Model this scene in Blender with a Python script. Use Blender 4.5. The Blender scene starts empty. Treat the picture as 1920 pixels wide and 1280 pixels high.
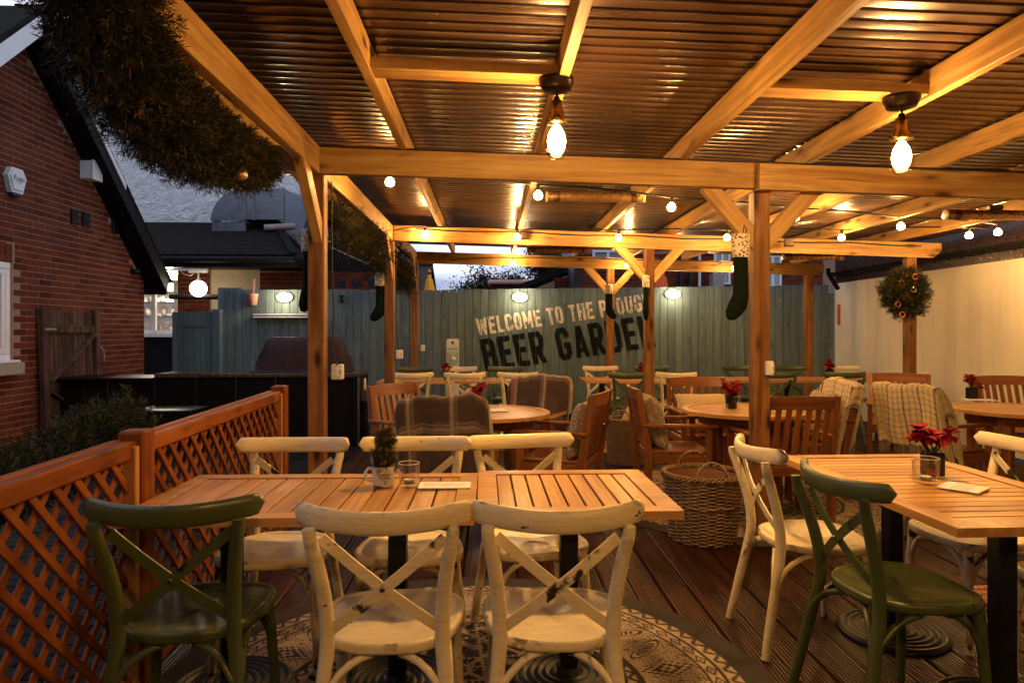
import bpy, math, random
import numpy as np
from mathutils import Vector, Matrix
PI = math.pi
R = math.radians
scene = bpy.context.scene
COL = scene.collection

# ------------------------------------------------------------------ camera
EYE = 1.36
YAW = R(1.79)
cam_d = bpy.data.cameras.new('camera')
cam = bpy.data.objects.new('camera', cam_d)
COL.objects.link(cam)
cam.location = (0, 0, EYE)
cam.rotation_euler = (R(90), 0, -YAW)
cam_d.lens = 24
cam_d.sensor_width = 36
cam_d.shift_y = -20 / 1920
cam_d.clip_start = 0.05
cam_d.clip_end = 600
scene.camera = cam

# ------------------------------------------------------------------ view
scene.view_settings.view_transform = 'Standard'
scene.view_settings.look = 'None'
scene.view_settings.exposure = 0.18
scene.view_settings.gamma = 1.0
scene.view_settings.use_curve_mapping = False
scene.cycles.use_denoising = True
scene.cycles.max_bounces = 8
scene.cycles.diffuse_bounces = 3
scene.cycles.glossy_bounces = 4
scene.cycles.transparent_max_bounces = 24
scene.cycles.sample_clamp_indirect = 6

# ------------------------------------------------------------------ dusk sky
SUN_EL, SUN_ROT = R(2.0), R(200)
world = bpy.data.worlds.new('World')
scene.world = world
world.use_nodes = True
wn = world.node_tree
wn.nodes.clear()
w_out = wn.nodes.new('ShaderNodeOutputWorld')
w_bg = wn.nodes.new('ShaderNodeBackground')
w_sky = wn.nodes.new('ShaderNodeTexSky')
w_sky.sky_type = 'NISHITA'
w_sky.sun_disc = False
w_sky.sun_elevation = SUN_EL
w_sky.sun_rotation = SUN_ROT
w_sky.air_density = 1.2
w_sky.dust_density = 1.5
w_tc = wn.nodes.new('ShaderNodeTexCoord')
w_map = wn.nodes.new('ShaderNodeMapping')
w_map.inputs['Scale'].default_value = (2.2, 2.2, 6.0)
w_no = wn.nodes.new('ShaderNodeTexNoise')
w_no.inputs['Scale'].default_value = 1.6
w_no.inputs['Detail'].default_value = 6
w_no.inputs['Roughness'].default_value = 0.55
w_rmp = wn.nodes.new('ShaderNodeValToRGB')
w_rmp.color_ramp.elements[0].position = 0.38
w_rmp.color_ramp.elements[1].position = 0.60
w_mul = wn.nodes.new('ShaderNodeMix')
w_mul.data_type = 'RGBA'
w_mul.blend_type = 'MIX'
w_mul.inputs[7].default_value = (9.6, 10.2, 11.6, 1)      # dusk cloud
wn.links.new(w_tc.outputs['Generated'], w_map.inputs['Vector'])
wn.links.new(w_map.outputs['Vector'], w_no.inputs['Vector'])
wn.links.new(w_no.outputs['Fac'], w_rmp.inputs['Fac'])
wn.links.new(w_rmp.outputs['Color'], w_mul.inputs[0])
w_tint = wn.nodes.new('ShaderNodeMix')
w_tint.data_type = 'RGBA'
w_tint.blend_type = 'MIX'
w_tint.inputs[0].default_value = 0.85
w_tint.inputs[7].default_value = (2.5, 3.5, 6.2, 1)
wn.links.new(w_sky.outputs['Color'], w_tint.inputs[6])
wn.links.new(w_tint.outputs[2], w_mul.inputs[6])
wn.links.new(w_mul.outputs[2], w_bg.inputs['Color'])
w_bg.inputs['Strength'].default_value = 0.10
wn.links.new(w_bg.outputs['Background'], w_out.inputs['Surface'])

sun_d = bpy.data.lights.new('sun', 'SUN')
sun_d.energy = 0.03
sun_d.angle = R(12)
sun_d.color = (1.0, 0.86, 0.75)
sun = bpy.data.objects.new('sun', sun_d)
COL.objects.link(sun)
sun.rotation_euler = (R(88), 0, R(20))
sun.location = (0, 0, 12)

PEND_W = 720.0
FEST_W = 98.0
WARM = (1.0, 0.545, 0.17)

# ------------------------------------------------------------------ pixel helpers (photo pixels, 1920 x 1280)
HOR, F = 620.0, 1280.0
CT, ST = math.cos(YAW), math.sin(YAW)
def PD(u, v, d):
    """point seen at photo pixel u,v at camera depth d"""
    xc = (u - 960) / F * d
    return Vector((xc * CT + d * ST, -xc * ST + d * CT, EYE + (HOR - v) / F * d))
def PZ(u, v, z):
    """point seen at photo pixel u,v on height z"""
    return PD(u, v, (EYE - z) * F / (v - HOR))
def PY(u, v, y):
    """point seen at photo pixel u,v on the plane Y = y"""
    k = (u - 960) / F
    return PD(u, v, y / (CT - k * ST))

# ------------------------------------------------------------------ mesh builder
class MB:
    def __init__(s):
        s.v = []; s.f = []; s.m = []; s.sm = []
    def add(s, vs, fs, m=0, smooth=False):
        o = len(s.v)
        s.v.extend([tuple(p) for p in vs])
        for f in fs:
            s.f.append(tuple(i + o for i in f)); s.m.append(m); s.sm.append(smooth)
        return s
    def box(s, c, size, M=None, bev=0.0, m=0):
        vs, fs = cbox(size[0], size[1], size[2], bev)
        c = Vector(c)
        if M is None:
            vs = [(x + c.x, y + c.y, z + c.z) for x, y, z in vs]
        else:
            vs = [M @ Vector(p) + c for p in vs]
        return s.add(vs, fs, m)
    def bar(s, p0, p1, w, h, up=(0, 0, 1), bev=0.0, m=0):
        p0, p1 = Vector(p0), Vector(p1)
        Mx = axes(p0, p1, up).to_3x3()
        return s.box((p0 + p1) / 2, ((p1 - p0).length, w, h), Mx, bev, m)
    def tube(s, pts, rad, n=8, m=0, caps=True, closed=False, flat=1.0):
        pts = [Vector(p) for p in pts]
        k = len(pts)
        rads = rad if isinstance(rad, (list, tuple)) else [rad] * k
        rings = []
        prev = None
        for i in range(k):
            if closed:
                t = pts[(i + 1) % k] - pts[i - 1]
            else:
                t = pts[min(i + 1, k - 1)] - pts[max(i - 1, 0)]
            t.normalize()
            if prev is None:
                a = Vector((0, 0, 1)) if abs(t.z) < 0.9 else Vector((1, 0, 0))
                nrm = (a - t * a.dot(t)).normalized()
            else:
                nrm = (prev - t * prev.dot(t))
                nrm = nrm.normalized() if nrm.length > 1e-6 else prev
            prev = nrm
            b = t.cross(nrm)
            rings.append([pts[i] + nrm * (math.cos(2 * PI * j / n) * rads[i] * flat) + b * (math.sin(2 * PI * j / n) * rads[i]) for j in range(n)])
        vs = [p for r in rings for p in r]
        fs = []
        kk = k if closed else k - 1
        for i in range(kk):
            a, b2 = i * n, ((i + 1) % k) * n
            for j in range(n):
                j2 = (j + 1) % n
                fs.append((a + j, a + j2, b2 + j2, b2 + j))
        s.add(vs, fs, m, True)
        if caps and not closed:
            s.add(rings[0], [tuple(range(n))[::-1]], m)
            s.add(rings[-1], [tuple(range(n))], m)
        return s
    def lathe(s, prof, n=20, c=(0, 0, 0), m=0, smooth=True):
        vs = []
        for r, z in prof:
            for j in range(n):
                a = 2 * PI * j / n
                vs.append((c[0] + r * math.cos(a), c[1] + r * math.sin(a), c[2] + z))
        fs = []
        for i in range(len(prof) - 1):
            for j in range(n):
                j2 = (j + 1) % n
                fs.append((i * n + j, i * n + j2, (i + 1) * n + j2, (i + 1) * n + j))
        return s.add(vs, fs, m, smooth)
    def prism(s, poly, t, M=None, m=0):
        """polygon in local XY, thickness t along +Z, placed by matrix M"""
        k = len(poly)
        vs = [Vector((x, y, 0)) for x, y in poly] + [Vector((x, y, t)) for x, y in poly]
        if M is not None:
            vs = [M @ p for p in vs]
        fs = [tuple(range(k))[::-1], tuple(range(k, 2 * k))]
        for i in range(k):
            j = (i + 1) % k
            fs.append((i, j, k + j, k + i))
        return s.add(vs, fs, m)
    def grid(s, pts, nu, nv, m=0, smooth=True, wrap=False):
        """pts row-major nv rows of nu"""
        fs = []
        for i in range(nv - 1):
            for j in range(nu if wrap else nu - 1):
                j2 = (j + 1) % nu
                fs.append((i * nu + j, i * nu + j2, (i + 1) * nu + j2, (i + 1) * nu + j))
        return s.add(pts, fs, m, smooth)
    def mesh(s, name, mats):
        me = bpy.data.meshes.new(name)
        me.from_pydata(s.v, [], s.f)
        if not isinstance(mats, (list, tuple)):
            mats = [mats]
        for mt in mats:
            me.materials.append(mt)
        me.polygons.foreach_set('material_index', s.m)
        me.polygons.foreach_set('use_smooth', s.sm)
        me.update()
        return me
    def build(s, name, mats, parent=None, M=None, kind=None):
        return obj(name, s.mesh(name, mats), parent, M, kind)

_cb = {}
def cbox(sx, sy, sz, bev=0.0):
    key = (round(sx, 5), round(sy, 5), round(sz, 5), round(bev, 5))
    if key in _cb:
        return _cb[key]
    hx, hy, hz = sx / 2, sy / 2, sz / 2
    if bev <= 0:
        vs = [(x, y, z) for x in (-hx, hx) for y in (-hy, hy) for z in (-hz, hz)]
        fs = [(0, 1, 3, 2), (4, 6, 7, 5), (0, 4, 5, 1), (2, 3, 7, 6), (0, 2, 6, 4), (1, 5, 7, 3)]
    else:
        b = min(bev, hx * .49, hy * .49, hz * .49)
        vs = []; idx = {}
        for ix in (-1, 1):
            for iy in (-1, 1):
                for iz in (-1, 1):
                    for ax in range(3):
                        p = [ix * (hx - b), iy * (hy - b), iz * (hz - b)]
                        p[ax] = (ix * hx, iy * hy, iz * hz)[ax]
                        idx[(ix, iy, iz, ax)] = len(vs)
                        vs.append(tuple(p))
        fs = []
        for ax in range(3):
            o1, o2 = [a for a in range(3) if a != ax]
            for sg in (-1, 1):
                q = []
                for a, b2 in ((-1, -1), (1, -1), (1, 1), (-1, 1)):
                    k = [0, 0, 0]; k[ax] = sg; k[o1] = a; k[o2] = b2
                    q.append(idx[(k[0], k[1], k[2], ax)])
                if (sg < 0) != (ax == 1):
                    q = q[::-1]
                fs.append(tuple(q))
        for ax in range(3):
            o1, o2 = [a for a in range(3) if a != ax]
            for a in (-1, 1):
                for b2 in (-1, 1):
                    k0 = [0, 0, 0]; k0[o1] = a; k0[o2] = b2; k0[ax] = -1
                    k1 = list(k0); k1[ax] = 1
                    q = [idx[(*k0, o1)], idx[(*k1, o1)], idx[(*k1, o2)], idx[(*k0, o2)]]
                    fs.append(tuple(q))
        for ix in (-1, 1):
            for iy in (-1, 1):
                for iz in (-1, 1):
                    q = [idx[(ix, iy, iz, a)] for a in range(3)]
                    fs.append(tuple(q))
        # fix winding outward
        out = []
        for f in fs:
            p = [Vector(vs[i]) for i in f]
            nrm = (p[1] - p[0]).cross(p[2] - p[0])
            cen = sum(p, Vector()) / len(p)
            out.append(f if nrm.dot(cen) > 0 else f[::-1])
        fs = out
    _cb[key] = (vs, fs)
    return vs, fs

def axes(p0, p1, up=(0, 0, 1)):
    """matrix: local X along p0->p1, local Z near up, origin at the middle"""
    p0, p1 = Vector(p0), Vector(p1)
    x = (p1 - p0).normalized()
    u = Vector(up)
    if abs(x.dot(u)) > 0.99:
        u = Vector((0, 1, 0))
    y = u.cross(x).normalized()
    z = x.cross(y)
    M = Matrix((x, y, z)).transposed().to_4x4()
    M.translation = (p0 + p1) / 2
    return M

def wm(o):
    return o.matrix_basis if o.parent is None else wm(o.parent) @ o.matrix_basis

def obj(name, me, parent=None, M=None, kind=None):
    o = bpy.data.objects.new(name, me)
    COL.objects.link(o)
    if M is not None:
        o.matrix_basis = M
    if parent is not None:
        o.parent = parent
    if kind:
        o['kind'] = kind
    return o

def objw(name, me, parent, M, kind=None):
    """M in world space"""
    return obj(name, me, parent, wm(parent).inverted() @ M if parent is not None else M, kind)

def T(x, y, z=0, rz=0):
    return Matrix.Translation((x, y, z)) @ Matrix.Rotation(rz, 4, 'Z')

def tag(o, label, cat, group=None, kind=None):
    o['label'] = label; o['category'] = cat
    if group: o['group'] = group
    if kind: o['kind'] = kind
    return o

def thing(name, label, cat, x, y, z=0, rz=0, group=None):
    o = bpy.data.objects.new(name, None)
    COL.objects.link(o)
    o.empty_display_size = 0.1
    o.matrix_basis = T(x, y, z, rz)
    return tag(o, label, cat, group)

def struct(name, me, M=None):
    return obj(name, me, None, M, 'structure')

def copy_tree(o, parent=None):
    c = o.copy()
    COL.objects.link(c)
    c.parent = parent
    for ch in o.children:
        copy_tree(ch, c)
    return c

def dup(o, label, x, y, z, rz, group=None):
    c = copy_tree(o)
    c.matrix_basis = T(x, y, z, rz)
    c['label'] = label
    if group: c['group'] = group
    return c

_mesh_cache = {}
def bar_mesh(name, L, w, h, mat, bev):
    key = (name, round(L, 4), round(w, 4), round(h, 4), mat.name, bev)
    if key not in _mesh_cache:
        _mesh_cache[key] = MB().box((0, 0, 0), (L, w, h), None, bev).mesh(name, mat)
    return _mesh_cache[key]

def barobj(name, p0, p1, w, h, mat, parent, up=(0, 0, 1), bev=0.004, world=True):
    L = (Vector(p1) - Vector(p0)).length
    me = bar_mesh(name, L, w, h, mat, bev)
    M = axes(p0, p1, up)
    return objw(name, me, parent, M) if world else obj(name, me, parent, M)

def set_color_attr(me, cols, name='col'):
    a = me.color_attributes.new(name, 'FLOAT_COLOR', 'POINT')
    c = np.ones((len(me.vertices), 4), dtype=np.float32)
    c[:, :3] = cols
    a.data.foreach_set('color', c.ravel())

# ------------------------------------------------------------------ materials
class NT:
    def __init__(s, name):
        s.mat = bpy.data.materials.new(name)
        s.mat.use_nodes = True
        s.t = s.mat.node_tree
        s.b = s.t.nodes['Principled BSDF']
        s.out = s.t.nodes['Material Output']
    def n(s, typ, **kw):
        nd = s.t.nodes.new('ShaderNode' + typ)
        for k, v in kw.items():
            if k.startswith('_'):
                setattr(nd, k[1:], v)
            else:
                key = k.replace('__', ' ')
                inp = nd.inputs[int(key[1:])] if key[0] == 'i' and key[1:].isdigit() else nd.inputs[key]
                if isinstance(v, bpy.types.NodeSocket):
                    s.t.links.new(v, inp)
                else:
                    inp.default_value = v
        return nd
    def set(s, **kw):
        for k, v in kw.items():
            inp = s.b.inputs[k.replace('__', ' ')]
            if isinstance(v, bpy.types.NodeSocket):
                s.t.links.new(v, inp)
            else:
                inp.default_value = v
        return s
    def coord(s, scale=(1, 1, 1), which='Object', rnd=True):
        tc = s.n('TexCoord').outputs[which]
        if rnd:
            oi = s.n('ObjectInfo')
            mul = s.n('Math', _operation='MULTIPLY', i0=oi.outputs['Random'], i1=41.0).outputs[0]
            tc = s.n('VectorMath', _operation='ADD', i0=tc, i1=mul).outputs[0]
        return s.n('Mapping', Vector=tc, Scale=scale).outputs[0]
    def noise(s, vec, scale=5, detail=3, rough=.5, dist=0):
        return s.n('TexNoise', Vector=vec, Scale=scale, Detail=detail, Roughness=rough, Distortion=dist).outputs['Fac']
    def ramp(s, fac, stops, interp='LINEAR'):
        nd = s.n('ValToRGB', Fac=fac)
        cr = nd.color_ramp
        cr.interpolation = interp
        while len(cr.elements) < len(stops):
            cr.elements.new(0.5)
        for e, (p, c) in zip(cr.elements, stops):
            e.position = p
            e.color = (c, c, c, 1) if isinstance(c, (int, float)) else (*c[:3], 1)
        return nd.outputs[0]
    def mix(s, fac, a, b, blend='MIX'):
        nd = s.n('Mix', _data_type='RGBA', _blend_type=blend)
        for i, v in ((0, fac), (6, a), (7, b)):
            if isinstance(v, bpy.types.NodeSocket):
                s.t.links.new(v, nd.inputs[i])
            elif i == 0:
                nd.inputs[0].default_value = v
            else:
                nd.inputs[i].default_value = (*v[:3], 1)
        return nd.outputs[2]
    def math(s, op, a, b=0.0):
        return s.n('Math', _operation=op, i0=a, i1=b).outputs[0]
    def bump(s, h, strength=.3, dist=.01):
        o = s.n('Bump', Height=h, Strength=strength, Distance=dist).outputs[0]
        s.t.links.new(o, s.b.inputs['Normal'])
        return s
    def rnd(s):
        return s.n('ObjectInfo').outputs['Random']

def C3(*a): return a

def plain(name, col, rough=.6, metal=0.0, var=.12, scale=14, bump=.15, bd=.004, **kw):
    m = NT(name)
    c = m.coord()
    nz = m.noise(c, scale, 4, .6)
    lo = tuple(x * (1 - var) for x in col); hi = tuple(x * (1 + var) for x in col)
    m.set(Base__Color=m.ramp(nz, [(.3, lo), (.7, hi)]), Metallic=metal,
          Roughness=m.ramp(m.noise(c, scale * 2.3, 3), [(.3, max(0, rough - .08)), (.7, min(1, rough + .08))]), **kw)
    if bump:
        m.bump(m.noise(c, scale * 4, 3), bump, bd)
    return m.mat

def emit(name, col, strength):
    m = NT(name)
    m.set(Base__Color=(*col, 1), Emission__Color=(*col, 1), Emission__Strength=strength, Roughness=.3)
    return m.mat

def wood(name, dark, light, axis=0, rough=.5, knots=.0, streak=1.0, bump=.2, dirt=0.0, vary=.16, coat=0.0, fine=1.0, gscale=1.0, spec=.3):
    m = NT(name)
    def sc(a, p):
        v = [p, p, p]; v[axis] = a
        return tuple(v)
    g = m.noise(m.coord(sc(.9 * gscale, 13 * gscale)), 1.0, 4, .55, 1.2)
    f = m.noise(m.coord(sc(3 * fine, 110 * fine)), 1.0, 3, .6, .3)
    bl = m.noise(m.coord(sc(1.1, 2.5)), 1.0, 2)
    base = m.ramp(g, [(.32, dark), (.52, tuple((a + b) / 2 for a, b in zip(dark, light))), (.68, light)])
    base = m.mix(.5 * streak, base, m.ramp(f, [(.3, .62), (.6, 1.08)]), 'MULTIPLY')
    base = m.mix(.45, base, m.ramp(bl, [(.3, .8), (.7, 1.12)]), 'MULTIPLY')
    rv = m.math('ADD', m.math('MULTIPLY', m.rnd(), 2 * vary), 1 - vary)
    base = m.mix(1.0, base, m.n('CombineColor', Red=rv, Green=rv, Blue=rv).outputs[0], 'MULTIPLY')
    if knots:
        vv = m.n('TexVoronoi', Vector=m.coord(sc(3.4, 10.5)), Scale=1.0, Randomness=1.0)
        kd = m.ramp(vv.outputs['Distance'], [(.10, 1.0), (.17, .75), (.24, .3), (.40, 0.0)])
        kk = m.math('MULTIPLY', kd, m.ramp(vv.outputs['Color'], [(.42, 0.), (.50, knots)]))
        base = m.mix(kk, base, tuple(x * .22 for x in dark))
    if knots:
        ck = m.noise(m.coord(sc(1.3, 70)), 1.0, 2, .5, .4)
        base = m.mix(m.ramp(ck, [(.69, 0.), (.73, .75)]), base, tuple(x * .25 for x in dark))
    if dirt:
        dn = m.noise(m.coord((3, 3, 3)), 1.5, 5, .65)
        base = m.mix(m.ramp(dn, [(.45, 0.), (.75, dirt)]), base, tuple(x * .3 for x in dark))
    m.set(Base__Color=base, Roughness=m.ramp(f, [(.3, rough + .12), (.7, max(.05, rough - .08))]))
    m.set(Specular__IOR__Level=spec)
    if coat:
        m.set(Coat__Weight=coat, Coat__Roughness=.2)
    m.bump(m.math('ADD', f, g), bump, .003)
    return m.mat

M = {}
M['pine'] = wood('pine_beam', (.33, .155, .042), (.60, .37, .135), 0, .5, 1.0, 1.0, .3, .2, spec=0.25)
M['cedar'] = wood('lattice_wood', (.16, .042, .009), (.31, .092, .019), 0, .48, .6, .9, .25, .1, spec=0.12)
M['teak'] = wood('teak_armchair', (.15, .046, .012), (.30, .105, .032), 0, .38, 0, .9, .15, 0, .14, .15)
M['tabletop'] = wood('teak_tabletop', (.35, .155, .040), (.57, .305, .098), 0, .42, 0, 1.0, .12, 0, .16, .1, spec=0.28)
M['post'] = wood('pine_post_dim', (.16, .058, .016), (.36, .17, .050), 0, .5, 1.0, 1.0, .3, .35, spec=0.2)  # darker, redder copy of the pine: weaker light on posts put into colour
M['deck'] = wood('deck_wood', (.017, .0052, .0022), (.060, .020, .0075), 0, .40, 0, .9, .3, .5, .25, spec=0.18)
M['oldgate'] = wood('weathered_gate', (.05, .026, .017), (.16, .09, .06), 2, .75, 0, 1.0, .5, .5, .25, spec=0.1)
M['fence'] = wood('fence_paint', (.082, .125, .125), (.145, .20, .19), 2, .62, .35, .9, .45, .22, .16)
M['gatepaint'] = wood('gate_paint', (.07, .115, .125), (.11, .165, .175), 2, .6, .2, .8, .35, .25, .12)

def chip_paint(name, col, under, amt=.5, rough=.38):
    m = NT(name)
    c = m.coord((9, 9, 9))
    br = m.noise(m.coord((5, 30, 90)), 1.6, 3, .6)
    lo = tuple(x * .88 for x in col); hi = tuple(min(1, x * 1.06) for x in col)
    base = m.ramp(br, [(.3, lo), (.62, hi)])
    base = m.mix(m.ramp(m.noise(c, .5, 3), [(.5, 0.), (.9, .12)]), base, tuple(x * .6 for x in col))
    ch = m.noise(m.coord((13, 30, 34)), 1.0, 4, .55)
    msk = m.ramp(ch, [(.715 - .05 * amt, 0.), (.727 - .05 * amt, 1.)])
    pt = m.n('NewGeometry').outputs['Pointiness']
    wear = m.math('MULTIPLY', m.ramp(pt, [(.535, 0.), (.57, 1.)]), m.ramp(m.noise(m.coord((14, 14, 14)), 1.0, 4), [(.56, 0.), (.62, 1.)]))
    msk = m.math('MAXIMUM', msk, wear)
    base = m.mix(msk, base, under)
    m.set(Base__Color=base, Roughness=m.ramp(br, [(.3, rough + .1), (.7, rough - .05)]), Coat__Weight=.12, Coat__Roughness=.25)
    m.bump(m.math('ADD', m.math('MULTIPLY', br, .35), m.math('MULTIPLY', msk, -2.0)), .12, .002)
    return m.mat
M['cream'] = chip_paint('cream_chair_paint', (.74, .61, .36), (.035, .020, .012), .15)
M['green'] = chip_paint('green_chair_paint', (.066, .082, .020), (.014, .011, .008), .4, .32)

M['black'] = plain('black_iron', (.012, .012, .013), .42, .3)
M['screw'] = plain('screw_steel', (.25, .2, .15), .3, 1.0)
M['plate'] = plain('label_plate', (.07, .055, .045), .35, .6)
M['white'] = plain('white_plastic', (.72, .71, .70), .4, 0, .04, 8, .05)
M['upvc'] = plain('white_frame', (.74, .74, .76), .35, 0, .05, 5, .05)
M['paper'] = plain('paper_card', (.78, .76, .72), .7, 0, .03, 10, .05)
M['mortar'] = plain('mortar', (.30, .19, .135), .95, 0, .2, 30, .5, .006, Specular__IOR__Level=.1)
M['stone'] = plain('sill_stone', (.33, .27, .23), .8, 0, .2, 20, .5)
M['darktrim'] = plain('dark_trim', (.010, .010, .011), .5, 0, .3, Specular__IOR__Level=0.12)
M['gutter'] = plain('dark_gutter', (.030, .013, .010), .3, 0, .25)
M['bronze'] = plain('bronze', (.050, .032, .020), .35, .8)
M['brass'] = plain('brass', (.62, .38, .14), .25, 1.0)
M['copper'] = plain('heater_brass', (.62, .37, .17), .28, .8, .05, 14, 0)
M['heatercap'] = plain('heater_cap', (.72, .56, .38), .4, .2)
M['cable'] = plain('cable_rubber', (.012, .010, .010), .6)
M['zinc'] = plain('galvanised_steel', (.22, .235, .27), .38, .9, .12, 4)
M['tile'] = plain('roof_tile', (.012, .010, .009), .85, 0, .35, 9, .5, .01, Specular__IOR__Level=0.12)
M['rooftile2'] = plain('brown_roof_tile', (.055, .036, .030), .8, 0, .3, 9, .5, .01, Specular__IOR__Level=0.12)
M['render'] = plain('white_render', (.90, .90, .92), .85, 0, .06, 9, 1.0, .05)
M['beige'] = plain('beige_panel', (.50, .42, .30), .7, 0, .12, 4)
M['darkpanel'] = plain('dark_counter_panel', (.007, .0045, .004), .45, 0, .2, Specular__IOR__Level=0.12)
M['cover'] = plain('barbecue_cover_cloth', (.040, .024, .028), .6, 0, .2, 5, .5, .02, Specular__IOR__Level=0.12)
M['velvet'] = plain('green_velvet', (.005, .010, .007), .9, 0, .3, 40, .4, Specular__IOR__Level=0.12)
M['yellow'] = plain('yellow_canvas', (.85, .40, .03), .7)
M['orange'] = plain('orange_canvas', (.85, .12, .02), .7)
M['pink'] = plain('pink_enamel', (.66, .33, .28), .4)
M['candle'] = plain('candle_wax', (.85, .80, .70), .5, 0, .02, 6, .0)
M['navy'] = plain('navy_print', (.02, .03, .08), .6)
M['signgreen'] = plain('pale_green_print', (.30, .46, .36), .5, 0, .05)
M['greyprint'] = plain('grey_print', (.12, .11, .11), .6)
M['redprint'] = plain('rust_print', (.45, .10, .04), .6)
M['blackprint'] = plain('black_print', (.02, .015, .015), .6)
M['bauble'] = plain('bauble_gold', (.70, .42, .22), .3, .7)
M['lining'] = plain('basket_lining', (.20, .085, .045), .8, 0, .25, 12, .5)
M['hessian'] = plain('rolled_hessian', (.50, .34, .18), .9, 0, .2, 60, .6)
M['stem'] = plain('brown_stem', (.06, .035, .02), .9, Specular__IOR__Level=0.12)
M['darkglass'] = plain('dark_glass_pot', (.012, .010, .010), .12, 0, .2, 5, 0)
M['soil'] = plain('soil', (.03, .02, .014), .95)
M['cinnamon'] = plain('dried_orange', (.42, .10, .05), .6)
M['paving'] = plain('block_paving', (.016, .014, .015), .95, 0, .3, 6, .4, Specular__IOR__Level=.1)
M['earth'] = plain('ground_earth', (.022, .019, .017), .95, 0, .3, 3, .5, Specular__IOR__Level=.1)
M['lens'] = emit('bulkhead_glow', (1.0, .80, .50), 7.0)
M['globe'] = emit('globe_glow', (1.0, .80, .52), 9.0)
M['bulb'] = emit('bulb_glow', (1.0, .66, .30), 30.0)
M['fil'] = emit('filament_glow', (1.0, .62, .26), 42.0)
M['exit'] = emit('exit_sign_glow', (.30, .62, .34), .55)
M['bluepot'] = M['white']

def mk_brick():
    m = NT('brick')
    at = m.n('Attribute', _attribute_name='tint').outputs['Fac']
    r = m.math('FRACT', m.math('ADD', m.math('MULTIPLY', at, 7.31), m.math('MULTIPLY', m.rnd(), 5.7)))
    base = m.ramp(r, [(0, (.082, .019, .010)), (.35, (.130, .030, .015)), (.7, (.17, .042, .022)), (1, (.105, .031, .020))])
    c = m.coord((1, 1, 1))
    base = m.mix(.6, base, m.ramp(m.noise(c, 55, 4, .65), [(.3, .7), (.7, 1.2)]), 'MULTIPLY')
    m.set(Base__Color=base, Roughness=.9, Specular__IOR__Level=.1)
    m.bump(m.noise(c, 120, 3), .5, .004)
    return m.mat
M['brick'] = mk_brick()

def mk_roof():
    m = NT('brown_corrugated_steel')
    c = m.coord((1, 1, 1), rnd=False)
    st = m.noise(m.n('Mapping', Vector=c, Scale=(.8, 9, 1)).outputs[0], 1.5, 4, .6)
    sp = m.noise(m.n('Mapping', Vector=c, Scale=(3.5, 30, 1)).outputs[0], 1.3, 5, .7)
    base = m.ramp(st, [(.3, (.060, .027, .014)), (.7, (.102, .050, .026))])
    base = m.mix(m.ramp(sp, [(.66, 0.), (.76, .45)]), base, (.34, .24, .15))
    m.set(Base__Color=base, Metallic=.35, Roughness=m.ramp(st, [(.3, .24), (.7, .38)]), Coat__Weight=.5, Coat__Roughness=.10)
    m.bump(m.noise(c, 5, 2), .10, .02)
    return m.mat
M['roof'] = mk_roof()

def mk_granite():
    m = NT('speckled_granite')
    c = m.coord((1, 1, 1))
    v = m.n('TexVoronoi', Vector=c, Scale=70.0).outputs['Color']
    base = m.mix(.8, m.ramp(m.noise(c, 90, 3), [(.35, (.02, .016, .015)), (.6, (.20, .12, .07))]), v, 'MULTIPLY')
    m.set(Base__Color=base, Roughness=.12)
    return m.mat
M['granite'] = mk_granite()

def mk_wall():
    m = NT('cream_painted_wall')
    c = m.coord((1, 1, 1), rnd=False)
    base = m.ramp(m.noise(m.n('Mapping', Vector=c, Scale=(1, .7, .5)).outputs[0], 1.2, 4, .55), [(.3, (.60, .54, .44)), (.7, (.72, .67, .57))])
    st = m.noise(m.n('Mapping', Vector=c, Scale=(1, 5, .35)).outputs[0], 1.3, 4, .6)
    base = m.mix(m.ramp(st, [(.52, 0.), (.72, .35)]), base, (.42, .33, .22))
    ch = m.noise(c, 6, 6, .7)
    base = m.mix(m.ramp(ch, [(.715, 0.), (.735, .8)]), base, (.30, .21, .14))
    m.set(Base__Color=base, Roughness=.8)
    m.bump(m.math('ADD', m.noise(c, 14, 5, .6), m.noise(c, 2.2, 3)), .35, .012)
    return m.mat
M['wall'] = mk_wall()

def mk_attr(name, rough=.9, bump=.4, bscale=300, sheen=.0):
    m = NT(name)
    at = m.n('Attribute', _attribute_name='col').outputs['Color']
    c = m.coord((1, 1, 1), rnd=False)
    base = m.mix(.5, at, m.ramp(m.noise(c, bscale * .4, 3), [(.3, .72), (.7, 1.18)]), 'MULTIPLY')
    m.set(Specular__IOR__Level=.08, Base__Color=base, Roughness=rough, Sheen__Weight=sheen)
    m.bump(m.noise(c, bscale, 2), bump, .003)
    return m.mat
M['rug'] = mk_attr('woven_rug', .95, .5, 260)
M['cloth'] = mk_attr('woven_blanket', .95, .5, 260, .3)

def mk_needle():
    m = NT('pine_needles')
    at = m.n('Attribute', _attribute_name='col').outputs['Color']
    m.set(Base__Color=at, Roughness=.6, Specular__IOR__Level=.2)
    return m.mat
M['needle'] = mk_needle()
M['petal'] = plain('red_petals', (.22, .003, .007), .7, 0, .35, 30, .2, Specular__IOR__Level=.15)
M['leaf'] = plain('dark_leaf', (.035, .030, .014), .6, 0, .35, 5, 0, Specular__IOR__Level=0.12)

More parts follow.
